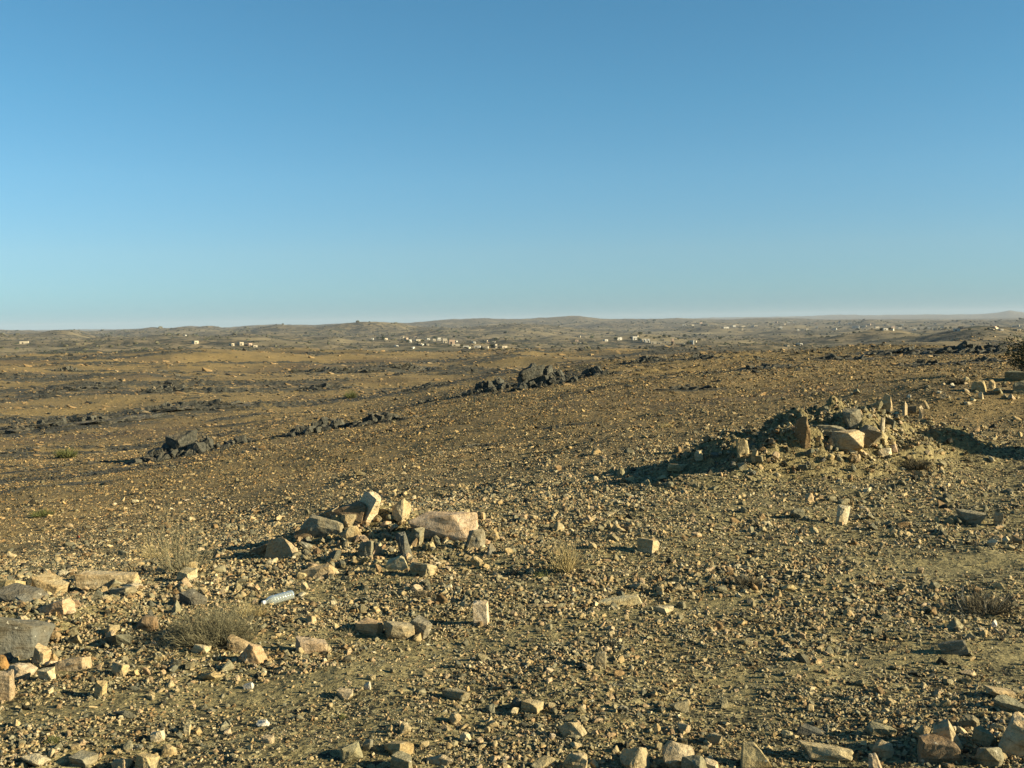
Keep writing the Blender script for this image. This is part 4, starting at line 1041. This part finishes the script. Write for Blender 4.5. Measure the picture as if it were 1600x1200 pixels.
def house(px, py, wpx, hpx, mi, label, group, name='house', yaw=0, cat='house'):
    p = at(px, py); d = math.hypot(p.x, p.y); W = wpx*.88*d/F; Hh = hpx*.88*d/F; Dp = max(W*.55, 5) if name != 'tower' else W
    root = empty(name, p+Vector((0, 0, -.3)), -math.atan2(p.x, p.y)+R(yaw)); tag(root, label, cat, group)
    t = .35; h = Hh+.3; a = W/2; b = Dp/2
    part('wall', [(-a, a, -b, -b+t, 0, h), (-a, a, b-t, b, 0, h), (-a, -a+t, -b+t, b-t, 0, h), (a-t, a, -b+t, b-t, 0, h)], MW[mi], root)
    part('roof', [(-a+t, a-t, -b+t, b-t, h-.9, h-.6)], MR, root)
    part('door', [(-.6-a*.3, .6-a*.3, -b-.05, -b+.02, .3, min(2.5, h*.6))], MD, root)
    ns = max(1, int(round((h-.5)/3.4))); nw = max(2, int(W/4.5))
    for s in range(ns):
        for k in range(min(nw, 5)):
            cx = -a+W*(k+.5)/min(nw, 5); cz = 1.6+s*3.3
            if s == 0 and abs(cx+a*.3) < 1.6: continue
            if cz+1.0 > h-.4: continue
            part('window', [(cx-.55, cx+.55, -b-.04, -b+.02, cz-.1, cz+1.0)], MD, root)
    return root
VIL = [('left outlying houses', [(38, 537, 13, 4, 1, 'long low cream building farthest left on the plain'), (305, 537, 8, 5, 1, 'pale house standing alone on the left plain'),
   (289, 525, 3, 2, 0, 'tiny white house alone high on the left ridge'), (362, 540, 5, 4, 1, 'leftmost cream house of the little left hamlet'), (376, 539, 7, 5, 1, 'largest cream house of the little left hamlet'), (390, 540, 6, 4, 2, 'pinkish house of the little left hamlet'), (398, 542, 7, 3, 1, 'low cream house at the right of the little left hamlet')]),
 ('houses of the middle left village', [(582, 531, 4, 3, 0, 'small white house left of the middle left village'), (602, 531, 6, 3, 1, 'cream house at the left end of the middle left village'), (635, 533, 4, 6, 2, 'narrow pinkish house beside the bright white house'),
   (640, 535, 5, 5, 0, 'bright white house at the left of the middle left village'), (654, 533, 11, 3, 1, 'long low cream building right of the bright white house'), (669, 531, 5, 3, 0, 'small whitish house on the rise in the middle left village'),
   (678, 533, 5, 4, 1, 'cream house right of the small whitish one'), (686, 532, 6, 5, 0, 'white two storey house in the middle left village'), (695, 536, 8, 8, 3, 'tall grey stone house in the middle left village'),
   (706, 538, 10, 8, 2, 'largest pinkish house in the middle left village'), (712, 540, 14, 3, 1, 'long cream wall sided house below the largest pinkish one'), (728, 543, 10, 3, 0, 'low white house right of the middle left village'),
   (746, 543, 10, 3, 0, 'low white house between two others on the flat right of the village'), (759, 544, 9, 3, 1, 'low cream house right of the low white houses'), (772, 543, 4, 6, 3, 'small stone tower like house at the right end of the village'), (786, 543, 10, 3, 1, 'long low cream house farthest right of the middle left village')]),
 ('houses of the middle village', [(904, 527, 7, 3, 1, 'cream house alone left of the middle village'), (946, 533, 6, 3, 0, 'white house at the left of the middle village'), (967, 531, 9, 4, 0, 'white house with a dark gable side in the middle village'), (910, 537, 12, 2, 1, 'low pale wall of a house left of the middle village'),
   (991, 531, 8, 6, 0, 'brightest white house of the middle village'), (1003, 534, 3, 5, 3, 'narrow stone house in the middle village'), (1007, 532, 5, 3, 0, 'small white house behind the narrow stone one'), (1013, 535, 4, 6, 0, 'tall white house in the middle village'),
   (1021, 537, 10, 4, 1, 'broad cream house left of the tower'), (1031, 537, 6, 3, 1, 'low cream house left of the tower'), (1041, 536, 8, 3, 3, 'low stone house at the foot of the tower'), (1066, 539, 8, 3, 1, 'low cream house right of the tower'), (1081, 538, 7, 7, 0, 'large whitish house at the right end of the middle village')]),
 ('buildings of the far right town', [(1070, 509, 4, 2, 1, 'tiny cream house on the far ridge'), (1082, 509, 5, 2, 1, 'second tiny cream house on the far ridge'), (1134, 513, 10, 2.5, 0, 'long low bright white shed left of the far town'), (1147, 511, 5, 3, 0, 'small white house right of the long white shed'), (1161, 511, 7, 2, 1, 'low cream house right of the long white shed'), (1181, 510, 6, 2, 1, 'cream house on the left of the far town'),
   (1220, 513, 5, 3, 0, 'bright white cube like house left of the far town'), (1232, 505, 4, 2, 0, 'tiny white house above the cube like house'), (1241, 505, 3, 2, 0, 'second tiny white house above the cube like house'), (1276, 513, 4, 3, 0, 'small white house in the gap of the far town'), (1311, 505, 3, 2, 0, 'tiny white house high behind the far town'), (1328, 506, 6, 2, 0, 'whitish house high behind the far town'),
   (1337, 513, 11, 4, 0, 'broad white building at the left of the far town'), (1350, 511, 7, 3, 1, 'cream building right of the broad white one'), (1370, 513, 7, 3, 1, 'cream house left of the bright white hall'), (1382, 516, 8, 3, 0, 'bright white hall in the middle of the far town'), (1395, 513, 6, 3, 2, 'pinkish house right of the bright white hall'), (1406, 514, 6, 3, 1, 'cream house of the far town, left of the small white block'), (1429, 516, 5, 3, 0, 'small white block in the far town'), (1440, 514, 6, 2.5, 1, 'low cream house in the right half of the far town'), (1451, 514, 5, 3, 0, 'white house in the right half of the far town'), (1461, 516, 6, 3, 3, 'stone house in the right half of the far town'), (1472, 513, 5, 4, 3, 'tall stone house in the right half of the far town'),
   (1495, 517, 10, 4, 0, 'brightest white building behind the dark hill'), (1501, 514, 8, 4, 2, 'pinkish building behind the brightest white one'), (1520, 507, 4, 2, 0, 'tiny white house on the ridge behind the dark hill'), (1550, 516, 6, 2, 1, 'low cream house right behind the dark hill'), (1562, 516, 5, 2, 0, 'low white house right behind the dark hill'), (1590, 516, 8, 2, 1, 'low cream house farthest right on the plain'), (1249, 539, 5, 3, 0, 'white house alone in the hollow on the right'), (1229, 541, 4, 2, 1, 'cream hut left of the white house in the hollow')])]
for group, hs in VIL:
    for i, (px, py, wp, hp, mi, lab) in enumerate(hs):
        house(px, py, wp, hp, mi, lab, group, yaw=((i*37) % 40)-8)
house(1051, 539, 4.4, 11, 2, 'tall square brownish tower above the houses of the middle village', None, 'tower', 10, 'tower')

hr = random.Random(8)
for n_, x0, x1, y0, y1, lab, grp in ((16, 600, 800, 527, 545, 'tiny pale house lost among the others of the middle left village', 'tiny houses of the middle left village'), (10, 900, 1090, 526, 538, 'tiny pale house lost among the others of the middle village', 'tiny houses of the middle village'),
                            (30, 1050, 1600, 504, 517, 'tiny pale speck of a house in the long far right town', 'tiny houses of the far right town')):
    for k in range(n_): house(hr.uniform(x0, x1), hr.uniform(y0, y1), hr.uniform(3, 6), hr.uniform(1.8, 3), hr.choice([0, 1, 1, 2, 3]), lab, grp, yaw=hr.uniform(-20, 30))
# trees between the houses
def crown_mesh(seed):
    r = np.random.default_rng(seed); N = 420
    d = r.normal(0, 1, (N, 3)); d /= np.linalg.norm(d, axis=1)[:, None]
    lump = np.array([1+.45*mnoise.noise(Vector(v)*2.2+Vector((seed, 0, 0))) for v in d])
    c = d*(r.random(N)**.4*lump)[:, None]*np.array([.5, .5, .36])+np.array([0, 0, .62])
    a = r.normal(0, 1, (N, 3)); a /= np.linalg.norm(a, axis=1)[:, None]; b = np.cross(a, r.normal(0, 1, (N, 3))); b /= np.linalg.norm(b, axis=1)[:, None]
    V = np.stack([c-a*.07, c+b*.045, c+a*.07, c-b*.045], 1).reshape(-1, 3)
    me = mesh_quads('crown', V, np.arange(N*4).reshape(-1, 4)); set_float(me, 'shade', np.repeat(r.random(N), 4)); return me
ML = twig_material("dusty leaves", (.022, .030, .014), (.075, .085, .040))
MTK = plain("bark", (.12, .09, .06), .9, .2, 2)
CR = [crown_mesh(i) for i in range(4)]
for c in CR: c.materials.append(ML)
def trunk_mesh():
    n = 8; pr = [(0, .055), (.2, .035), (.45, .025), (.7, .012)]
    V = [(rr*math.cos(2*math.pi*k/n)+.03*zz, rr*math.sin(2*math.pi*k/n), zz) for zz, rr in pr for k in range(n)]
    Q = [[i*n+k, i*n+(k+1) % n, (i+1)*n+(k+1) % n, (i+1)*n+k] for i in range(3) for k in range(n)]
    me = mesh_quads('trunk', np.array(V), Q, True); me.materials.append(MTK); return me
TRK = trunk_mesh()
def tree(px, py, size_px, k, label, group):
    p = at(px, py); d = math.hypot(p.x, p.y); s = size_px*d/F
    root = empty('tree', p-Vector((0, 0, .2)), k); root.scale = (s*1.2, s*1.2, s); tag(root, label, 'tree', group)
    for nm, me in (('crown', CR[k % 4]), ('trunk', TRK)):
        o = bpy.data.objects.new(nm, me); COL.objects.link(o); o.parent = root
TREES = [('trees by the middle left village', 'dark tree standing among the houses of the middle left village', [(590, 530), (598, 531), (613, 527), (633, 531), (637, 536), (680, 531), (700, 533), (732, 530), (740, 530), (768, 543), (722, 542), (660, 535), (775, 533), (790, 531)], 5),
 ('trees by the middle village', 'dark tree standing among the houses of the middle village', [(962, 532), (987, 531), (999, 533), (1010, 527), (1022, 530), (1030, 529), (1038, 528), (1046, 528), (1060, 531), (1076, 539), (1093, 533), (1110, 532), (1125, 531), (1000, 524), (1015, 522), (1070, 528)], 5),
 ('trees of the far right town', 'small dark tree between the buildings of the far right town', [(1310, 514), (1345, 513), (1362, 515), (1390, 515), (1415, 515), (1436, 516), (1447, 515), (1467, 516), (1478, 515), (1485, 514), (1210, 513), (1155, 513), (1515, 516), (1540, 516)], 3)]
k = 0
for grp, lab, pts, sz in TREES:
    for px, py in pts: tree(px, py, sz*(1+.25*math.sin(px)), k, lab, grp); k += 1

# scrub dotted over the far plain
def far_scrub():
    N = 34000; r = np.random.default_rng(3)
    az = r.uniform(R(-36), R(36), N); D = np.exp(r.uniform(math.log(420), math.log(5200), N)); x = D*np.sin(az); y = D*np.cos(az)
    k = fbm(x/160, y/160, 4, 51) > r.uniform(-.25, .35, N); x, y, D = x[k], y[k], D[k]; z = height(x, y)
    s = D*.0009*(1-r.random(len(x))*.97)**(-.42)
    bm = hull_bm(31, 'lump', rough=.05, sub=0, bevel=0); bm.verts.index_update(); V, T = bm_np(bm); bm.free()
    a = r.uniform(0, 6.28, len(x)); c, sn = np.cos(a)[:, None], np.sin(a)[:, None]
    X = V[None, :, 0]*c-V[None, :, 1]*sn; Y = V[None, :, 0]*sn+V[None, :, 1]*c
    o = np.stack([X*s[:, None]*1.5+x[:, None], Y*s[:, None]*1.5+y[:, None], V[None, :, 2]*s[:, None]*.8+(z+s*.2)[:, None]], -1).reshape(-1, 3)
    F_ = (T[None]+(np.arange(len(x))*len(V))[:, None, None]).reshape(-1, 3)
    me = mesh_tris('far_scrub', o, F_); set_float(me, 'shade', np.repeat(r.random(len(x)), len(V)))
    ob = link('far_scrub', me, twig_material("far scrub", (.03, .036, .02), (.10, .09, .052))); tag(ob, 'dark scrub and boulders dotted over the distant plain', 'scrub', kind='stuff')
far_scrub()

# ------------------------------------------------------------------ haze
def haze():
    m = bpy.data.materials.new("thin dusty air"); m.use_nodes = True; t = m.node_tree; t.nodes.clear()
    o = t.nodes.new('ShaderNodeOutputMaterial'); v = t.nodes.new('ShaderNodeVolumePrincipled')
    v.inputs['Color'].default_value = (.58, .66, .78, 1); v.inputs['Density'].default_value = 4.5e-5; v.inputs['Anisotropy'].default_value = 0.0
    t.links.new(v.outputs[0], o.inputs['Volume'])
    V, Q = [], []; box(V, Q, -20000, 20000, -20000, 20000, -130, 110)
    ob = link('haze', mesh_quads('haze', np.array(V, float), Q), m); tag(ob, 'thin dusty haze over the whole plain', 'haze', kind='stuff')
haze()
